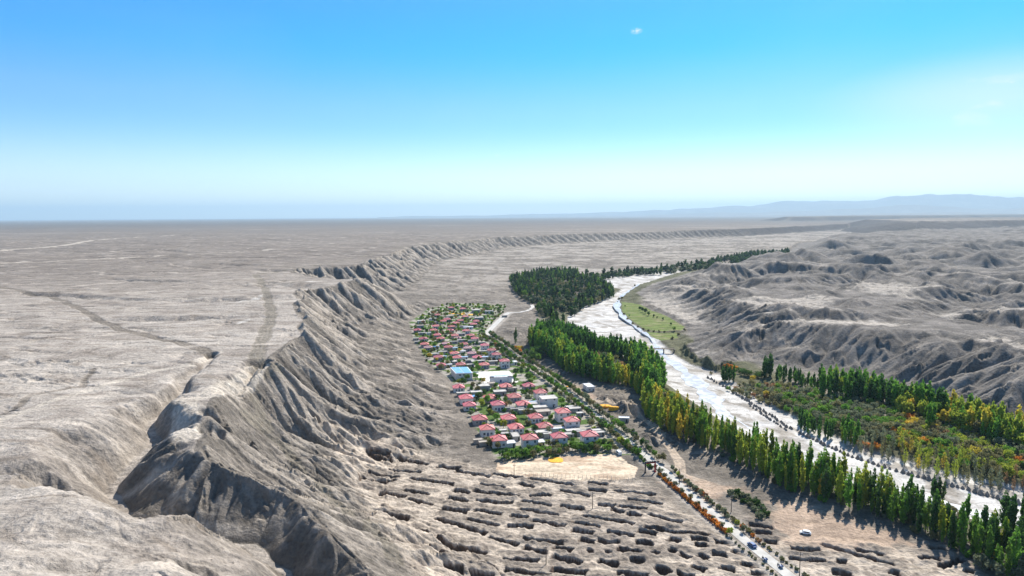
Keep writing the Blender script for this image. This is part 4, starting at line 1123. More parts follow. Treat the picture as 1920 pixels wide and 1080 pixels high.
for hh in (.6, 1.2, 1.9):
    w_ = MB(); pr = None
    for i in range(N):
        u = i/(N-1); x, y = x0+(x1-x0)*u-t.location.x, y0+(y1-y0)*u-t.location.y; z = gz(x+t.location.x, y+t.location.y)+hh
        if pr: w_.bar(pr, (x, y, z), .018, n=3)
        pr = (x, y, z)
    w_.build('wire', M_DARK, t)
tag(t, 'row of pale fence posts with wire along the lower edge of the sandy lot', 'fence')
def bridge():
    a = at(1206, 653, -1.2); b = at(1264, 654, -1.2)
    t = empty('bridge', (a[0]+b[0])/2, (a[1]+b[1])/2, 0, math.atan2(b[1]-a[1], b[0]-a[0])); L = math.hypot(b[0]-a[0], b[1]-a[1])
    MB().box(-L/2,-1.6,-1.6,L/2,1.6,-1.1).build('deck', M_WOOD, t)
    for s in (-1, 1):
        r = MB().box(-L/2, s*1.5-.05, -.3, L/2, s*1.5+.05, -.2)
        for i in range(9): r.box(-L/2+i*L/8.1, s*1.5-.045, -1.09, -L/2+i*L/8.1+.1, s*1.5+.045, -.302)
        r.build('railing', M_DARK, t)
    MB().box(L*.15,-1.3,-7.2,L*.15+.9,1.3,-1.61).build('pier', M_WOOD, t)
    MB().box(L/2-.6,-1.8,-7.2,L/2+.6,1.8,-1.61).box(-L/2-.6,-1.8,-7.2,-L/2+.6,1.8,-1.61).build('abutment', M_STONE, t)
    tag(t, 'narrow dark footbridge on one pier over the pale riverbed', 'bridge')
bridge()

# ------------------------------------------------------------------ stone spurs in the river bed
def pile_mesh(seed, h):
    rs = random.Random(seed); bm = bmesh.new(); bmesh.ops.create_icosphere(bm, subdivisions=2, radius=1)
    for v in bm.verts:
        k = 1+rs.uniform(-.16, .16); z = v.co.z
        s = 1.0-.55*max(0, z)
        v.co = Vector((v.co.x*s*k*1.05, v.co.y*s*k*1.05, (max(z, -.25))*h*(1+rs.uniform(-.1, .1))))
    me = bpy.data.meshes.new('stone_pile'); bm.to_mesh(me); bm.free(); me.materials.append(M_STONE); return me
PM = [pile_mesh(i, 1.5+.15*i) for i in range(4)]
def piles(line, n, s, label, group, jit=0.4, zz=-6):
    w = P(zz, *line); seg = [0]
    for k in range(len(w)-1): seg.append(seg[-1]+math.hypot(w[k+1][0]-w[k][0], w[k+1][1]-w[k][1]))
    rs = random.Random(n)
    for i in range(n):
        d = seg[-1]*(i+.5)/n; k = max(j for j in range(len(w)-1) if seg[j] <= d); u = (d-seg[k])/(seg[k+1]-seg[k])
        x = w[k][0]+(w[k+1][0]-w[k][0])*u + rs.uniform(-jit, jit); y = w[k][1]+(w[k+1][1]-w[k][1])*u + rs.uniform(-jit, jit)
        o = link('stone_pile', PM[rs.randrange(4)]); o.location = (x, y, gz(x, y)-.1); o.rotation_euler = (0, 0, rs.uniform(0, 6)); q = s*rs.uniform(.8, 1.2); o.scale = (q, q, q*1.05)
        tag(o, label, 'stone pile', group)
piles([(1497,812),(1540,832),(1600,858),(1650,874),(1697,888)], 24, 1.15, 'brown stone cone in the even line of cones along the middle riverbed', 'line of stone cones')
piles([(1697,888),(1760,905),(1817,920),(1920,949),(1990,968)], 26, 1.2, 'brown stone cone in the shaded right end of the line of cones', 'shaded end of the cone line')
piles([(1326,708),(1360,726),(1400,752),(1440,776),(1484,806)], 64, .95, 'dark rock heap in the crowded double line upstream of the cones', 'crowded upstream rock heaps', .9)
piles([(1400,756),(1440,784),(1475,808)], 22, .85, 'dark rock heap in the crowded double line upstream of the cones', 'crowded upstream rock heaps', 1.0)

# ------------------------------------------------------------------ plants
def leaves(rs, pts, nrm, size, aspect, up):
    n = len(pts)
    d = rs.normal(size=(n, 3))*(1-up) + nrm*.6*(1-up) + np.array([0, 0, 1])*up*1.4
    d /= np.linalg.norm(d, axis=1)[:, None]
    s = np.cross(d, rs.normal(size=(n, 3))); s /= np.linalg.norm(s, axis=1)[:, None]
    sz = size*rs.uniform(.6, 1.3, n)[:, None]
    L = d*sz*aspect; Wd = s*sz*.5
    v = np.stack([pts-L*.5, pts+Wd, pts+L*.5, pts-Wd], 1).reshape(-1, 3)
    return v
def leaf_mesh(name, v, m):
    n = len(v)//4; me = bpy.data.meshes.new(name)
    me.vertices.add(4*n); me.vertices.foreach_set('co', v.astype(f32).ravel())
    me.loops.add(4*n); me.loops.foreach_set('vertex_index', np.arange(4*n, dtype=np.int32))
    me.polygons.add(n); me.polygons.foreach_set('loop_start', np.arange(0, 4*n, 4, dtype=np.int32)); me.polygons.foreach_set('loop_total', np.full(n, 4, np.int32))
    if m: me.materials.append(m)
    me.update(calc_edges=True); return me
def poplar_leaves(seed, n, h=1.0, slim=1.0, size=.62):
    """crown of a fastigiate poplar, 20 m tall"""
    rs = np.random.RandomState(seed)
    nb = 26; bz = rs.uniform(.10, .80, nb)*20; ba = rs.uniform(0, 6.28, nb); bl = (1-bz/24)*rs.uniform(3.0, 6.0, nb)
    k = rs.randint(0, nb, n); t = rs.uniform(0, 1, n)**.8
    prof = lambda z: 1.55*slim*np.clip((z/20+.03)*3.6, 0, 1)**.6*np.clip((1.04-z/20)*2.1, 0, 1)**.6
    z = bz[k] + bl[k]*t; z = np.minimum(z, 20.3)
    r = prof(z)*(.35+.65*t)*rs.uniform(.65, 1.2, n)*(1+.22*np.sin(ba[k]*3+bz[k]))
    a = ba[k] + rs.normal(0, .35, n)
    p = np.stack([np.cos(a)*r, np.sin(a)*r, z], 1)
    m = n//4; zz = rs.uniform(1.6, 19.8, m); aa = rs.uniform(0, 6.28, m); q = prof(zz)*np.sqrt(rs.uniform(0, .7, m))
    p[:m] = np.stack([np.cos(aa)*q, np.sin(aa)*q, zz], 1)
    nr = np.stack([np.cos(a), np.sin(a), 0*a+.5], 1)
    return leaves(rs, p, nr, size, 2.3, .62)
def round_leaves(seed, n, r=2.6, h=4.6, z0=1.2, size=.5, sparse=.0):
    """clumpy crown between z0 and z0+h"""
    rs = np.random.RandomState(seed); nc = 15
    th = rs.uniform(0, 6.28, nc); cz = rs.uniform(-.75, .95, nc); cr = np.sqrt(1-cz**2)*rs.uniform(.45, .85, nc)
    cc = np.stack([np.cos(th)*cr*r, np.sin(th)*cr*r, z0+h/2+cz*h*.42], 1); sr = rs.uniform(.26, .46, nc)*r
    k = rs.randint(0, nc, n); d = rs.normal(size=(n, 3)); d /= np.linalg.norm(d, axis=1)[:, None]
    p = cc[k] + d*(sr[k]*rs.uniform(.6, 1.1, n))[:, None]*np.array([1, 1, .9])
    p[:, 2] = np.maximum(p[:, 2], z0*.6+.1)
    return leaves(rs, p, d, size, 1.5, .15)
def trunk_mb(h, r, nb, seed, spread, z0):
    rs = random.Random(seed); mb = MB().cone((0, 0, -.4), r*1.3, r*.45, h+.4, 7)
    for i in range(nb):
        z = rs.uniform(z0, h*.85); a = rs.uniform(0, 6.28); L = spread*rs.uniform(.6, 1)
        mb.bar((0, 0, z), (math.cos(a)*L, math.sin(a)*L, z+L*rs.uniform(.8, 1.8)), r*.4, r*.12, 4)
    return mb
def proto(name, crown_me, trunk_me, cn='crown', tn='trunk'):
    return (name, crown_me, trunk_me, cn, tn)
def plant(pr, x, y, z, s, rz, label, cat, group, sz=None, name=None):
    nm, cm, tmh, cn, tn = pr; name = name or nm
    t = empty(name, x, y, z, rz); t.scale = (s, s, sz if sz else s)
    link(tn, tmh, t); link(cn, cm, t)
    return tag(t, label, cat, group)
TP = [trunk_mb(17, .22, 7, i, 1.0, 3).mesh('trunk', M_BARK) for i in range(3)]
TR_ = [trunk_mb(3.6, .16, 6, 20+i, 1.6, 1.0).mesh('trunk', M_BARK) for i in range(3)]
ST = [trunk_mb(1.4, .07, 7, 40+i, 1.0, .1).mesh('stem', M_BARK) for i in range(2)]
POP = {}
for ck in ('dark', 'green', 'lime', 'yellow'):
    POP[ck] = [proto('poplar', leaf_mesh('crown', poplar_leaves(100+i, 1050, slim=.72+.17*i, size=.52), LM[ck]), TP[i % 3]) for i in range(5)]
YOUNG = {ck: [proto('young_tree', leaf_mesh('crown', poplar_leaves(140+i, 330, slim=1.5, size=.55), LM[ck]), TP[i]) for i in range(2)] for ck in ('lime', 'olive', 'yellow', 'grey', 'brown')}
RND = {ck: [proto('garden_tree', leaf_mesh('crown', round_leaves(200+i, 620), LM[ck]), TR_[i]) for i in range(3)] for ck in ('dark', 'green', 'olive', 'lime', 'grey', 'yellow', 'brown')}
BSH = {ck: [proto('bush', leaf_mesh('foliage', round_leaves(260+i, 380, 1.5, 2.0, .1, .38), LM[ck]), ST[i], 'foliage', 'stem') for i in range(2)] for ck in ('dark', 'green', 'olive', 'lime', 'grey', 'yellow', 'brown', 'orange', 'rust')}
THK = {ck: [proto('thicket_tree', leaf_mesh('crown', round_leaves(300+i, 560, 2.9, 4.6, .5, .5), LM[ck]), TR_[i]) for i in range(3)] for ck in ('grey', 'olive', 'brown', 'orange', 'green', 'yellow', 'dark', 'lime')}
CNAME = {'dark': 'dark green', 'green': 'bright green', 'lime': 'yellow-green', 'yellow': 'golden yellow', 'olive': 'olive', 'grey': 'grey-green', 'brown': 'rusty brown', 'orange': 'bright orange', 'rust': 'red-orange'}
def scatter(poly, z, dist, seed, keep=1.0, ok=None):
    """points inside a polygon of photo points laid on the ground at height z, at least dist apart"""
    w = P(z, *poly); rs = random.Random(seed); out = []
    x0, x1 = min(p[0] for p in w), max(p[0] for p in w); y0, y1 = min(p[1] for p in w), max(p[1] for p in w)
    cell = {}
    for _ in range(int((x1-x0)*(y1-y0)/dist**2*9)+50):
        x, y = rs.uniform(x0, x1), rs.uniform(y0, y1)
        if not inpoly(x, y, w): continue
        k = (int(x//dist), int(y//dist))
        if any((x-a)**2+(y-b)**2 < dist*dist for i in (-1, 0, 1) for j in (-1, 0, 1) for a, b in cell.get((k[0]+i, k[1]+j), ())): continue
        if ok and not ok(x, y): continue
        cell.setdefault(k, []).append((x, y)); out.append((x, y))
    return [p for p in out if rs.random() < keep]
def wchoice(rs, d): return rs.choices(list(d), list(d.values()))[0]
allp = []
rs = random.Random(5)
BELT = [(1205,786),(1225,806),(1250,824),(1300,846),(1370,878),(1430,905),(1465,932),(1500,940),(1560,956),(1620,976),(1700,1006),(1760,1032),(1830,1068),(1880,1110),
        (1940,1090),(1850,1035),(1770,1000),(1700,972),(1650,954),(1560,924),(1500,905),(1450,886),(1380,852),(1300,818),(1250,793),(1225,770),(1208,765)]
for x, y in scatter(BELT, -3, 2.9, 1, keep=.93):
    if float(gn(np.array([x/11], f32), np.array([y/11], f32), 901)[0]) > .42: continue
    px, py = proj(x, y, 0)
    d = {'dark': 1.2, 'green': 5, 'lime': 4, 'yellow': .35} if px > 1290 else {'green': 2, 'lime': 5, 'yellow': 1.3}
    if px > 1640: d = {'dark': 4, 'green': 5, 'lime': .6}
    hh = rs.uniform(.62, 1.16)*(.84 if px > 1620 else .95)
    allp.append((x, y, hh, wchoice(rs, d), 'belt'))
for poly, d, hh, kk, ds in [
  ([(990,655),(1016,672),(1032,682),(1058,706),(1089,717),(1125,724),(1150,729),(1150,716),(1120,705),(1078,684),(1045,657),(1012,640)], {'dark': 3, 'green': 5, 'lime': 2}, .95, 'wood', 4.3),
  ([(1125,724),(1183,734),(1197,752),(1208,765),(1222,760),(1200,730),(1150,715),(1125,708)], {'lime': 5, 'yellow': 3, 'green': 2}, .72, 'wood', 4.0),
  ([(1015,636),(1070,634),(1110,654),(1200,669),(1207,682),(1110,670),(1045,656)], {'dark': 5, 'green': 3}, .92, 'wood', 4.3),
  ([(1178,680),(1207,676),(1232,700),(1245,738),(1228,762),(1205,752),(1186,722)], {'dark': 5, 'green': 4, 'lime': 1}, 1.1, 'wood', 4.2),
  ([(1535,737),(1630,752),(1700,768),(1770,790),(1775,800),(1700,785),(1620,766),(1540,750)], {'dark': 3, 'green': 5, 'lime': 2}, .95, 'right', 4.2),
  ([(1740,785),(1800,795),(1940,835),(1940,855),(1860,842),(1790,818)], {'lime': 6, 'yellow': 2, 'green': 2}, .85, 'right', 4.3),
  ([(1640,757),(1735,775),(1735,785),(1650,772)], {'dark': 6, 'green': 3}, .8, 'right', 4.3),
  ([(1455,712),(1500,722),(1500,730),(1455,722)], {'dark': 6, 'green': 3}, .6, 'right', 4.3),
  ([(1500,725),(1545,735),(1545,745),(1500,735)], {'dark': 6, 'green': 3}, .5, 'right', 4.3),
  ([(1355,706),(1380,708),(1380,712),(1355,711)], {'dark': 6, 'green': 3}, .62, 'right', 3.5),
  ([(1432,706),(1445,708),(1445,714),(1432,713)], {'dark': 6}, .85, 'right', 3.5),
  ([(1495,795),(1520,808),(1560,822),(1570,815),(1530,798),(1500,782)], {'dark': 6, 'green': 2}, .55, 'right', 4.0),
  ([(1575,822),(1605,832),(1612,822),(1580,812)], {'green': 6, 'lime': 2}, .68, 'right', 3.4),
  ([(1832,835),(1890,855),(1893,840),(1838,820)], {'green': 6, 'lime': 3}, .72, 'right', 4),
  ([(1740,815),(1752,817),(1752,812),(1740,810)], {'green': 6}, .9, 'right', 4),
  ([(1870,1010),(1920,1030),(1960,1040),(1930,1000),(1880,990)], {'dark': 6}, .95, 'corner', 4.5),
  ([(1855,1060),(1900,1080),(1990,1130),(1990,1060),(1900,1035)], {'green': 4, 'lime': 4, 'dark': 3}, .62, 'corner', 4.5),
  ([(1745,930),(1768,934),(1768,930),(1748,926)], {'dark': 6}, .7, 'corner', 2.2)]:
    for x, y in scatter(poly, -3, ds*.8, int(poly[0][0])):
        allp.append((x, y, hh*rs.uniform(.74, 1.14), wchoice(rs, d), kk))
x, y = at(966.5, 644, 0); allp.append((x, y, .85, 'dark', 'lone'))
allp.sort(key=lambda p: math.hypot(p[0], p[1]) - (9999 if p[4] == 'lone' else 0))
WHERE = {'belt': ('slim {} poplar in the long belt on the near side of the riverbed', 'poplars of the long near belt'),
         'wood': ('slim {} poplar in the wood between the village and the river bend', 'poplars of the middle wood'),
         'right': ('slim {} poplar in the wood across the riverbed below the hills', 'poplars across the riverbed'),
         'corner': ('slim {} poplar in the lower right corner near the riverbed', 'poplars in the lower right corner'),
         'lone': ('lone {} poplar standing by itself right of the village road', None)}
NIND = 300
for x, y, s, ck, kk in allp[:NIND]:
    lb, gp = WHERE[kk]
    plant(POP[ck][rs.randrange(5)], x, y, gz(x, y)-.1, s*rs.uniform(.85, 1.2), rs.uniform(0, 6), lb.format(CNAME[ck]), 'poplar', gp, sz=s).rotation_euler[0:2] = (rs.uniform(-.05, .05), rs.uniform(-.05, .05))
def merged(name, items, mats, kids_v, label, cat=None):
    """many far plants as ONE object: items (x, y, z, s, sz, rz, variant, material index)"""
    vs = []; mi = []
    for x, y, z, s, sz, rz, k, m in items:
        v = kids_v[k]; c_, s_ = math.cos(rz), math.sin(rz)
        vs.append(np.stack([x+s*(v[:, 0]*c_-v[:, 1]*s_), y+s*(v[:, 0]*s_+v[:, 1]*c_), z+sz*v[:, 2]], 1)); mi.append(np.full(len(v)//4, m, np.int32))
    me = leaf_mesh(name, np.concatenate(vs), None)
    for m in mats: me.materials.append(m)
    me.polygons.foreach_set('material_index', np.concatenate(mi)); me.update()
    return tag(link(name, me), label=label, cat=cat, kind='stuff')
MK = ['dark', 'green', 'lime', 'yellow', 'grey', 'olive', 'brown', 'teal']
PV = [poplar_leaves(160+i, 330, slim=1.1+.1*i, size=.95) for i in range(4)]
RV = [round_leaves(180+i, 170, size=.95) for i in range(3)]
PF = [poplar_leaves(170+i, 110, slim=1.3, size=1.6) for i in range(3)]
RF = [round_leaves(190+i, 80, size=1.4) for i in range(3)]
KV = PV+RV+PF+RF
merged('poplar_wood', [(x, y, gz(x, y)-.2, s*1.1, s, rs.uniform(0, 6), rs.randrange(4), MK.index(ck)) for x, y, s, ck, kk in allp[NIND:]], [LM[k] for k in MK], KV, 'packed poplars of the middle wood and across the riverbed', 'poplars')
print('poplars', len(allp))
# the far wood beside the upper river
it = []
WC = [(955,528),(1010,516),(1060,512),(1100,514),(1125,530),(1150,544),(1150,552),(1120,562),(1095,572),(1066,590),(1058,602),(1035,600),(1012,592),(1002,574),(985,565),(962,548)]
for x, y in scatter(WC, 0, 6.2, 11):
    cl = float(gn(np.array([x/45], f32), np.array([y/70], f32), 902)[0])
    if cl > .38 or (cl > .25 and rs.random() < .5): continue
    px, py = proj(x, y, 0)
    pop = rs.random() < (.75 if (py > 585 or py < 530 or px > 1125 or px < 990) else .25)
    m = MK.index(rs.choice(['teal', 'teal', 'dark', 'dark', 'green']) if pop else rs.choice(['teal', 'dark', 'grey', 'olive', 'teal']))
    it.append((x, y, gz(x, y)-.3, (1.05 if pop else 1.5)*rs.uniform(.8, 1.2), (.8 if pop else 1.5)*rs.uniform(.75, 1.2), rs.uniform(0, 6), 7+rs.randrange(3) if pop else 10+rs.randrange(3), m))
WD = [(1095,517),(1190,508),(1300,498),(1400,483.5),(1478,478),(1478,485),(1400,495),(1340,504),(1240,511),(1190,513),(1120,522)]
for x, y in scatter(WD, 0, 10.0, 12):
    cl = float(gn(np.array([x/60], f32), np.array([y/90], f32), 903)[0])
    if cl > .36 or rs.random() < .12: continue
    pop = rs.random() < .6; m = MK.index(rs.choice(['teal', 'teal', 'dark', 'dark', 'grey' if not pop else 'dark']))
    it.append((x, y, gz(x, y)-.3, (1.8 if pop else 2.0)*rs.uniform(.8, 1.2), (.78 if pop else 1.7)*rs.uniform(.75, 1.25), rs.uniform(0, 6), 7+rs.randrange(3) if pop else 10+rs.randrange(3), m))
merged('far_wood', it, [LM[k] for k in MK], KV, 'dense dark wood along the upper river bend', 'wood')
print('far wood', len(it))
# thicket across the river bed and orchard inside the middle wood
TH = [(1362,722),(1400,716),(1460,726),(1540,748),(1620,766),(1700,788),(1790,818),(1860,838),(1960,868),(1960,905),(1875,890),(1800,872),(1700,842),(1600,812),(1520,786),(1450,752),(1400,738)]
thk = []; TK = ['grey', 'olive', 'brown', 'orange', 'green', 'yellow', 'lime']
cand = sorted(scatter(TH, -2, 3.9, 21), key=lambda p: math.hypot(*p))
for n_, (x, y) in enumerate(cand):
    px, py = proj(x, y, 0)
    if px > 1690 and py < 835: d = {'brown': 1.8, 'olive': 4, 'grey': 1.5, 'green': 1, 'yellow': 1.2, 'orange': .6, 'lime': 1.6}
    elif px > 1770: d = {'olive': 3, 'grey': 2, 'green': 2, 'lime': 4, 'yellow': .8}
    elif px < 1480: d = {'olive': 4, 'brown': 1.3, 'grey': 3, 'green': 1}
    else: d = {'grey': 5, 'olive': 3, 'green': 3.5, 'lime': .6}
    d.pop('lime_', None)
    ck = wchoice(rs, d); s = rs.uniform(.75, 1.2)*(1.0 if px > 1450 else .75)
    if n_ < 290: plant(THK[ck][rs.randrange(3)], x, y, gz(x, y)-.1, s, rs.uniform(0, 6), f'{CNAME[ck]} round-crowned tree in the dense thicket across the riverbed', 'tree', 'thicket across the riverbed')
    else: thk.append((x, y, gz(x, y)-.1, s, s, rs.uniform(0, 6), rs.randrange(3), TK.index(ck)))
if thk: merged('thicket', thk, [LM[k] for k in TK], [round_leaves(320+i, 420, 2.9, 4.6, .5, .58) for i in range(3)], 'grey-green and olive thicket filling the far side of the flat across the riverbed', 'thicket')
print('thicket', len(cand))
def spots(lst, pool, s0, label, cat, group, z=-2, jit=0):
    for px, py, sc in lst:
        x, y, zz = pt(px, py, z)
        plant(pool[rs.randrange(len(pool))], x, y, zz-.1, s0*sc, rs.uniform(0, 6), label, cat, group, name={'tree': 'broadleaf_tree', 'bush': 'wild_bush'}[cat])
spots([(1677,812,.9),(1692,816,1.0),(1704,820,.9),(1728,830,1),(1738,834,.8),(1762,838,.8),(1706,797,.7),(1718,792,.5),(1916,872,1.1),(1905,868,.9)], THK['orange'], .8, 'bright orange autumn tree in the thicket across the riverbed', 'tree', 'orange autumn trees')
spots([(1606,832,.6),(1615,834,.6),(1625,836,.65),(1640,839,.75),(1648,842,.7),(1632,838,.5)], THK['orange'], .85, 'orange-brown tree on the bank edge across the riverbed', 'tree', 'orange-brown trees on the far bank')
spots([(1786,822,.7),(1800,820,.7),(1795,814,.6)], THK['yellow'], .8, 'golden tree in the middle of the thicket across the riverbed', 'tree', 'golden trees of the thicket')
spots([(1436,745,1.0)], THK['yellow'], .95, 'lone golden round tree on the left end of the thicket', 'tree', None)
spots([(1410,713,.8),(1414,711,.7)], THK['yellow'], .9, 'yellow round tree beside poplars near the left tip of the far bank wood', 'tree', 'yellow trees near the left tip')
spots([(1333,702,.7)], THK['olive'], .8, 'small round tree alone on the far bank below the dark slope', 'tree', None)
spots([(1366,691,1.0),(1372,692,.9),(1378,694,1.0),(1360,689,.8)], BSH['orange'], 2.0, 'orange bush on the slope above the left tip of the far wood', 'bush', 'orange bushes on the far slope')
spots([(1388,700,1.1),(1395,703,1.1),(1402,705,1.2),(1420,708,1.1),(1428,709,1.2)], THK['dark'], 1.0, 'dark green round tree between poplars on the far bank', 'tree', 'dark round trees on the far bank')
spots([(1840,1068,1.1),(1885,1075,1.3),(1905,1065,1.2),(1870,1085,1.4),(1915,1090,1.4),(1895,1050,1.0)], THK['grey'], 1.0, 'grey-green rounded tree in the lower right corner', 'tree', 'rounded trees in the lower right corner', -4)
spots([(1862,1055,1.0),(1872,1050,.8)], THK['yellow'], .8, 'yellow tree in the lower right corner beside the last poplars', 'tree', 'yellow trees in the lower right corner', -4)
spots([(1785,965,.8),(1775,960,.9),(1760,956,.9),(1800,972,.7)], THK['olive'], .9, 'olive tree between the belt and the white riverbed', 'tree', 'olive trees by the white bed', -4)
ORCH = [(1050,668),(1110,672),(1180,684),(1188,722),(1150,718),(1110,704),(1075,684)]
for x, y in scatter(ORCH, -2, 5.2, 31):
    px, py = proj(x, y, 0); ck = wchoice(rs, {'olive': 5, 'brown': 4 if 1100 < px < 1190 else 1, 'grey': 3, 'green': 1})
    plant(THK[ck][rs.randrange(3)], x, y, gz(x, y)-.1, rs.uniform(.75, 1.15), rs.uniform(0, 6), f'{CNAME[ck]} round orchard tree enclosed by the poplars of the middle wood', 'tree', 'orchard inside the middle wood', name='orchard_tree')
for x, y in scatter([(1222,745),(1262,790),(1300,820),(1330,815),(1280,770),(1245,735)], -3, 6.0, 33):
    ck = wchoice(rs, {'olive': 5, 'green': 3, 'lime': 3})
    plant(RND[ck][rs.randrange(3)], x, y, gz(x, y)-.1, rs.uniform(.9, 1.4), rs.uniform(0, 6), f'{CNAME[ck]} bushy tree behind the poplar belt near the bridge', 'tree', 'bushy trees behind the belt')
for x, y in scatter(BELT, -3, 6.5, 35, keep=.8):
    ck = wchoice(rs, {'olive': 4, 'grey': 3, 'green': 3, 'lime': 1})
    plant(BSH[ck][rs.randrange(2)], x, y, gz(x, y)-.1, rs.uniform(.9, 1.9), rs.uniform(0, 6), f'{CNAME[ck]} undergrowth bush at the foot of the near poplar belt', 'bush', 'undergrowth of the near poplar belt', name='undergrowth_bush')
# young sparse trees along the far bank
for x, y in scatter([(1600,836),(1680,856),(1760,884),(1880,912),(1890,898),(1800,862),(1700,838),(1640,822)], -2, 4.2, 41):
    px, py = proj(x, y, 0)
    ck = wchoice(rs, {'grey': 4, 'olive': 3} if px < 1680 or px > 1820 else {'lime': 5, 'yellow': 1.2, 'olive': 2.5})
    plant(YOUNG[ck][rs.randrange(2)], x, y, gz(x, y), rs.uniform(.5, .68), rs.uniform(0, 6), f'thin {CNAME[ck]} young tree on the bank edge across the riverbed', 'tree', 'young trees on the far bank', sz=rs.uniform(.42, .6))
for x, y in scatter([(1650,760),(1740,785),(1830,808),(1960,850),(1960,868),(1850,836),(1780,812),(1690,790)], -2, 5.0, 43):
    ck = wchoice(rs, {'lime': 5, 'yellow': 1.5, 'green': 3, 'olive': 2})
    plant(RND[ck][rs.randrange(3)], x, y, gz(x, y), rs.uniform(1.1, 1.8), rs.uniform(0, 6), f'tall {CNAME[ck]} tree behind the thicket at the foot of the hills', 'tree', 'tall trees behind the thicket', sz=rs.uniform(1.5, 2.3), name='tall_tree')
for x, y in scatter([(1880,905),(1960,925),(1960,905),(1890,890)], -2, 4.5, 42):
    plant(YOUNG['brown'][rs.randrange(2)], x, y, gz(x, y), .45, rs.uniform(0, 6), 'bare brownish sapling on the bank at the right edge', 'tree', 'saplings at the right edge', sz=.4)
# trees of the green field
spots([(1205,585,.9),(1210,588,1.0),(1216,592,.8),(1200,582,.8)], RND['dark'], 1.25, 'dark tree in the clump on the right edge of the green field', 'tree', 'dark clump by the green field')
spots([(1226,595,.7),(1243,601,.7),(1258,610,.6),(1232,597,.5)], RND['dark'], 1.0, 'small dark tree on the earth right of the green field', 'tree', 'small trees right of the green field')
spots([(1264,620,.9)], RND['green'], .9, 'single round tree between the two green fields', 'tree', None)
spots([(1180,593,.5),(1172,575,.5)], RND['green'], .9, 'small tree standing inside the upper green field', 'tree', 'trees inside the green field')
spots([(1176,600,.8),(1186,608,.8),(1196,614,.7),(1206,618,.7),(1216,621,.7),(1226,622.5,.7),(1236,623,.7),(1246,623,.6),(1160,562,1.1),(1166,560,1.2),(1158,568,.8),(1170,590,.8),(1260,636,.9),(1272,628,.8),(1284,620,.8),(1190,536,.9)], BSH['olive'], 1.6, 'low olive bush on the border of the green fields', 'bush', 'bushes bordering the green fields')

# ---- village greenery
VP = [(768,618),(800,585),(850,571),(950,574),(942,590),(914,622),(985,676),(1060,740),(1130,800),(1180,850),(1155,856),(935,862),(908,830),(885,795),(852,725),(800,678),(778,640)]
lw = LOT; sw = SQUARE
def vok(x, y):
    if any((x-a)**2+(y-b)**2 < r*r for a, b, r in HXY): return False
    if inpoly(x, y, lw) or inpoly(x, y, sw): return False
    return dist_road(x, y) > 5 and float(dline(np.array([[x]], f32), np.array([[y]], f32), LANE, 40.0)[0, 0]) > 5
vt = scatter(VP, 0, 4.4, 51, ok=vok)
rs.shuffle(vt); print('village trees', len(vt))
for i, (x, y) in enumerate(vt[:290]):
    px, py = proj(x, y, 0)
    ck = wchoice(rs, {'dark': 3, 'green': 6, 'olive': 4, 'lime': 1.2, 'grey': 2, 'yellow': .25, 'brown': .8})
    part_ = 'upper' if py < 690 else ('lower' if py > 720 else 'middle')
    s = rs.uniform(.6, 1.1)*(.85 if part_ == 'upper' else 1)
    plant(RND[ck][rs.randrange(3)], x, y, gz(x, y), s, rs.uniform(0, 6), f'{CNAME[ck]} garden tree between the houses in the {part_} part of the village', 'tree', f'garden trees of the {part_} village')
for i, (x, y) in enumerate(vt[290:590]):
    ck = wchoice(rs, {'green': 6, 'dark': 3, 'olive': 3, 'lime': 2}); py = proj(x, y, 0)[1]
    part_ = 'upper' if py < 690 else ('lower' if py > 720 else 'middle')
    plant(BSH[ck][rs.randrange(2)], x, y, gz(x, y), rs.uniform(.8, 1.6), rs.uniform(0, 6), f'{CNAME[ck]} garden shrub beside the houses in the {part_} part of the village', 'shrub', f'garden shrubs of the {part_} village', name='garden_shrub')
for x, y in scatter([(1180,860) if 0 else (938,857),(1010,850),(1080,842),(1150,838),(1158,848),(1080,852),(1010,859),(940,866)], 0, 3.0, 61, ok=lambda x, y: not inpoly(x, y, lw)):
    plant(RND[wchoice(rs, {'dark': 4, 'green': 4, 'olive': 1})][rs.randrange(3)], x, y, 0, rs.uniform(.65, .9), rs.uniform(0, 6), 'green tree in the thick hedge between the front houses and the sandy lot', 'tree', 'hedge trees above the sandy lot', name='hedge_tree')
def along(line, off, step, pool, s, label, cat, group, jit=.8, keep=1.0, y0=None, y1=None, name=None):
    w = line; d = 0
    for k in range(len(w)-1):
        (ax, ay), (bx, by) = w[k], w[k+1]; L = math.hypot(bx-ax, by-ay); nx, ny = (by-ay)/L, -(bx-ax)/L
        if ny == 0: continue
        while d < L:
            x, y = ax+(bx-ax)*d/L+nx*off+rs.uniform(-jit, jit), ay+(by-ay)*d/L+ny*off+rs.uniform(-jit, jit); d += step*rs.uniform(.8, 1.2)
            if (y0 and y < y0) or (y1 and y > y1) or rs.random() > keep or dist_road(x, y) < 2.9: continue
            ck = wchoice(rs, pool[1]); plant(pool[0][ck][rs.randrange(len(pool[0][ck]))], x, y, gz(x, y), s*rs.uniform(.75, 1.2), rs.uniform(0, 6), label.format(CNAME[ck]), cat, group, name={'tree': 'street_tree', 'bush': 'verge_bush'}[cat])
        d -= L
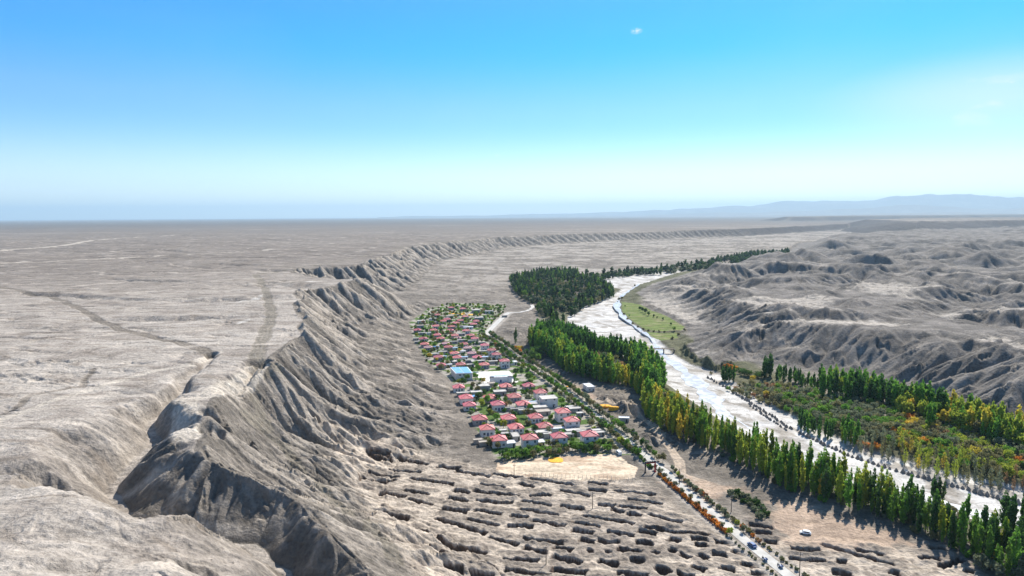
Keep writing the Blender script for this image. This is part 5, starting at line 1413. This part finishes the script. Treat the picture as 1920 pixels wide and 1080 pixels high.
# road runs away from the camera: negative offset = its left side
ylow = at(1235, 880, 0)[1]; y2 = at(1335, 962, 0)[1]; y3 = at(1380, 1000, 0)[1]
along(ROAD, -4.2, 1.9, (BSH, {'rust': 5, 'orange': 1}), .85, '{} bush in the hedge on the left side of the road below the gate', 'bush', 'orange hedge left of the road', .3, y0=y3, y1=ylow-8)
along(ROAD, 5.0, 2.4, (BSH, {'rust': 2, 'olive': 3, 'brown': 2}), .75, '{} bush on the right side of the road below the gate', 'bush', 'bushes right of the road', .7, y0=y3-12, y1=ylow-5)
along(ROAD, 3.6, 5.0, (RND, {'grey': 5, 'lime': 1}), .55, '{} slender roadside tree on the right side of the road below the gate', 'tree', 'roadside trees right, below the gate', .4, y0=y3-2, y1=ylow)
along(ROAD, -3.3, 6.5, (RND, {'grey': 5, 'lime': 1}), .5, '{} slender roadside tree on the left side of the road below the gate', 'tree', 'roadside trees left, below the gate', .3, y0=y3-2, y1=ylow)
along(ROAD, 5.0, 2.6, (BSH, {'olive': 4, 'grey': 3, 'dark': 1}), .6, '{} low bush on the right verge of the road near the bottom edge', 'bush', 'right verge bushes near the bottom', .6, y0=None, y1=y3-12)
along(ROAD, -4.8, 2.8, (BSH, {'olive': 4, 'grey': 3}), .5, '{} low bush on the left verge of the road near the bottom edge', 'bush', 'left verge bushes near the bottom', .6, y0=None, y1=y3)
along(ROAD, 4.4, 4.0, (RND, {'olive': 4, 'grey': 4, 'dark': 3, 'green': 2}), .8, '{} street tree on the right side of the road above the gate', 'tree', 'street trees right, above the gate', .8, y0=ylow+8)
along(ROAD, -4.4, 3.6, (RND, {'olive': 4, 'green': 4, 'dark': 3}), .75, '{} street tree on the left side of the road above the gate', 'tree', 'street trees left, above the gate', .8, y0=ylow+14)
along(ROAD, -4.6, 2.0, (BSH, {'green': 5, 'dark': 2}), .8, '{} clipped hedge bush on the left of the road just above the gate', 'bush', 'green hedge just above the gate', .3, y0=ylow, y1=ylow+40)
spots([(1300,865,.1)], BSH['dark'], .3, 'tiny dark bush on the earth right of the upper road', 'bush', None, 0)
for x, y in scatter([(1368,924),(1400,930),(1435,950),(1440,965),(1425,975),(1405,952),(1372,935)], 0, 2.6, 71):
    plant(BSH['dark' if rs.random() < .6 else 'grey'][rs.randrange(2)], x, y, gz(x, y), rs.uniform(.9, 1.5), rs.uniform(0, 6), 'dark green bush in the clump in the hollow right of the road', 'bush', 'bush clump in the hollow')
for x, y in scatter([(985,668),(1010,664),(1018,674),(1000,682)], 0, 4.5, 72):
    ck = rs.choice(['dark', 'green', 'dark']); plant(RND[ck][rs.randrange(3)], x, y, gz(x, y), rs.uniform(.9, 1.3), rs.uniform(0, 6), f'{CNAME[ck]} tree at the left tip of the middle wood', 'tree', 'trees at the left tip of the middle wood')
spots([(972,658,1.0),(978,656,.8)], RND['yellow'], .9, 'golden tree at the foot of the lone poplar', 'tree', 'golden trees by the lone poplar', 0)
spots([(966,655,1.0),(974,660,.9)], BSH['orange'], 1.8, 'orange bush at the foot of the lone poplar', 'bush', 'orange bushes by the lone poplar', 0)
spots([(935,655,1.0),(944,662,1.0),(955,668,.9),(948,650,.8)], RND['dark'], 1.1, 'dark tree on the right edge of the upper village', 'tree', 'dark trees right of the upper village', 0)

# ------------------------------------------------------------------ haze
hb_ = MB().box(-76000, -76000, -60, 76000, 76000, 1350)
m = bpy.data.materials.new('haze'); m.use_nodes = True
nt = m.node_tree
for n in list(nt.nodes): nt.nodes.remove(n)
o_ = nt.nodes.new('ShaderNodeOutputMaterial'); pv_ = nt.nodes.new('ShaderNodeVolumePrincipled')
pv_.inputs['Color'].default_value = (.58, .83, 1.0, 1); pv_.inputs['Density'].default_value = 0.000036
pv_.inputs['Anisotropy'].default_value = 0.15
nt.links.new(pv_.outputs[0], o_.inputs['Volume'])
hz = hb_.build('haze', m); tag(hz, kind='stuff')
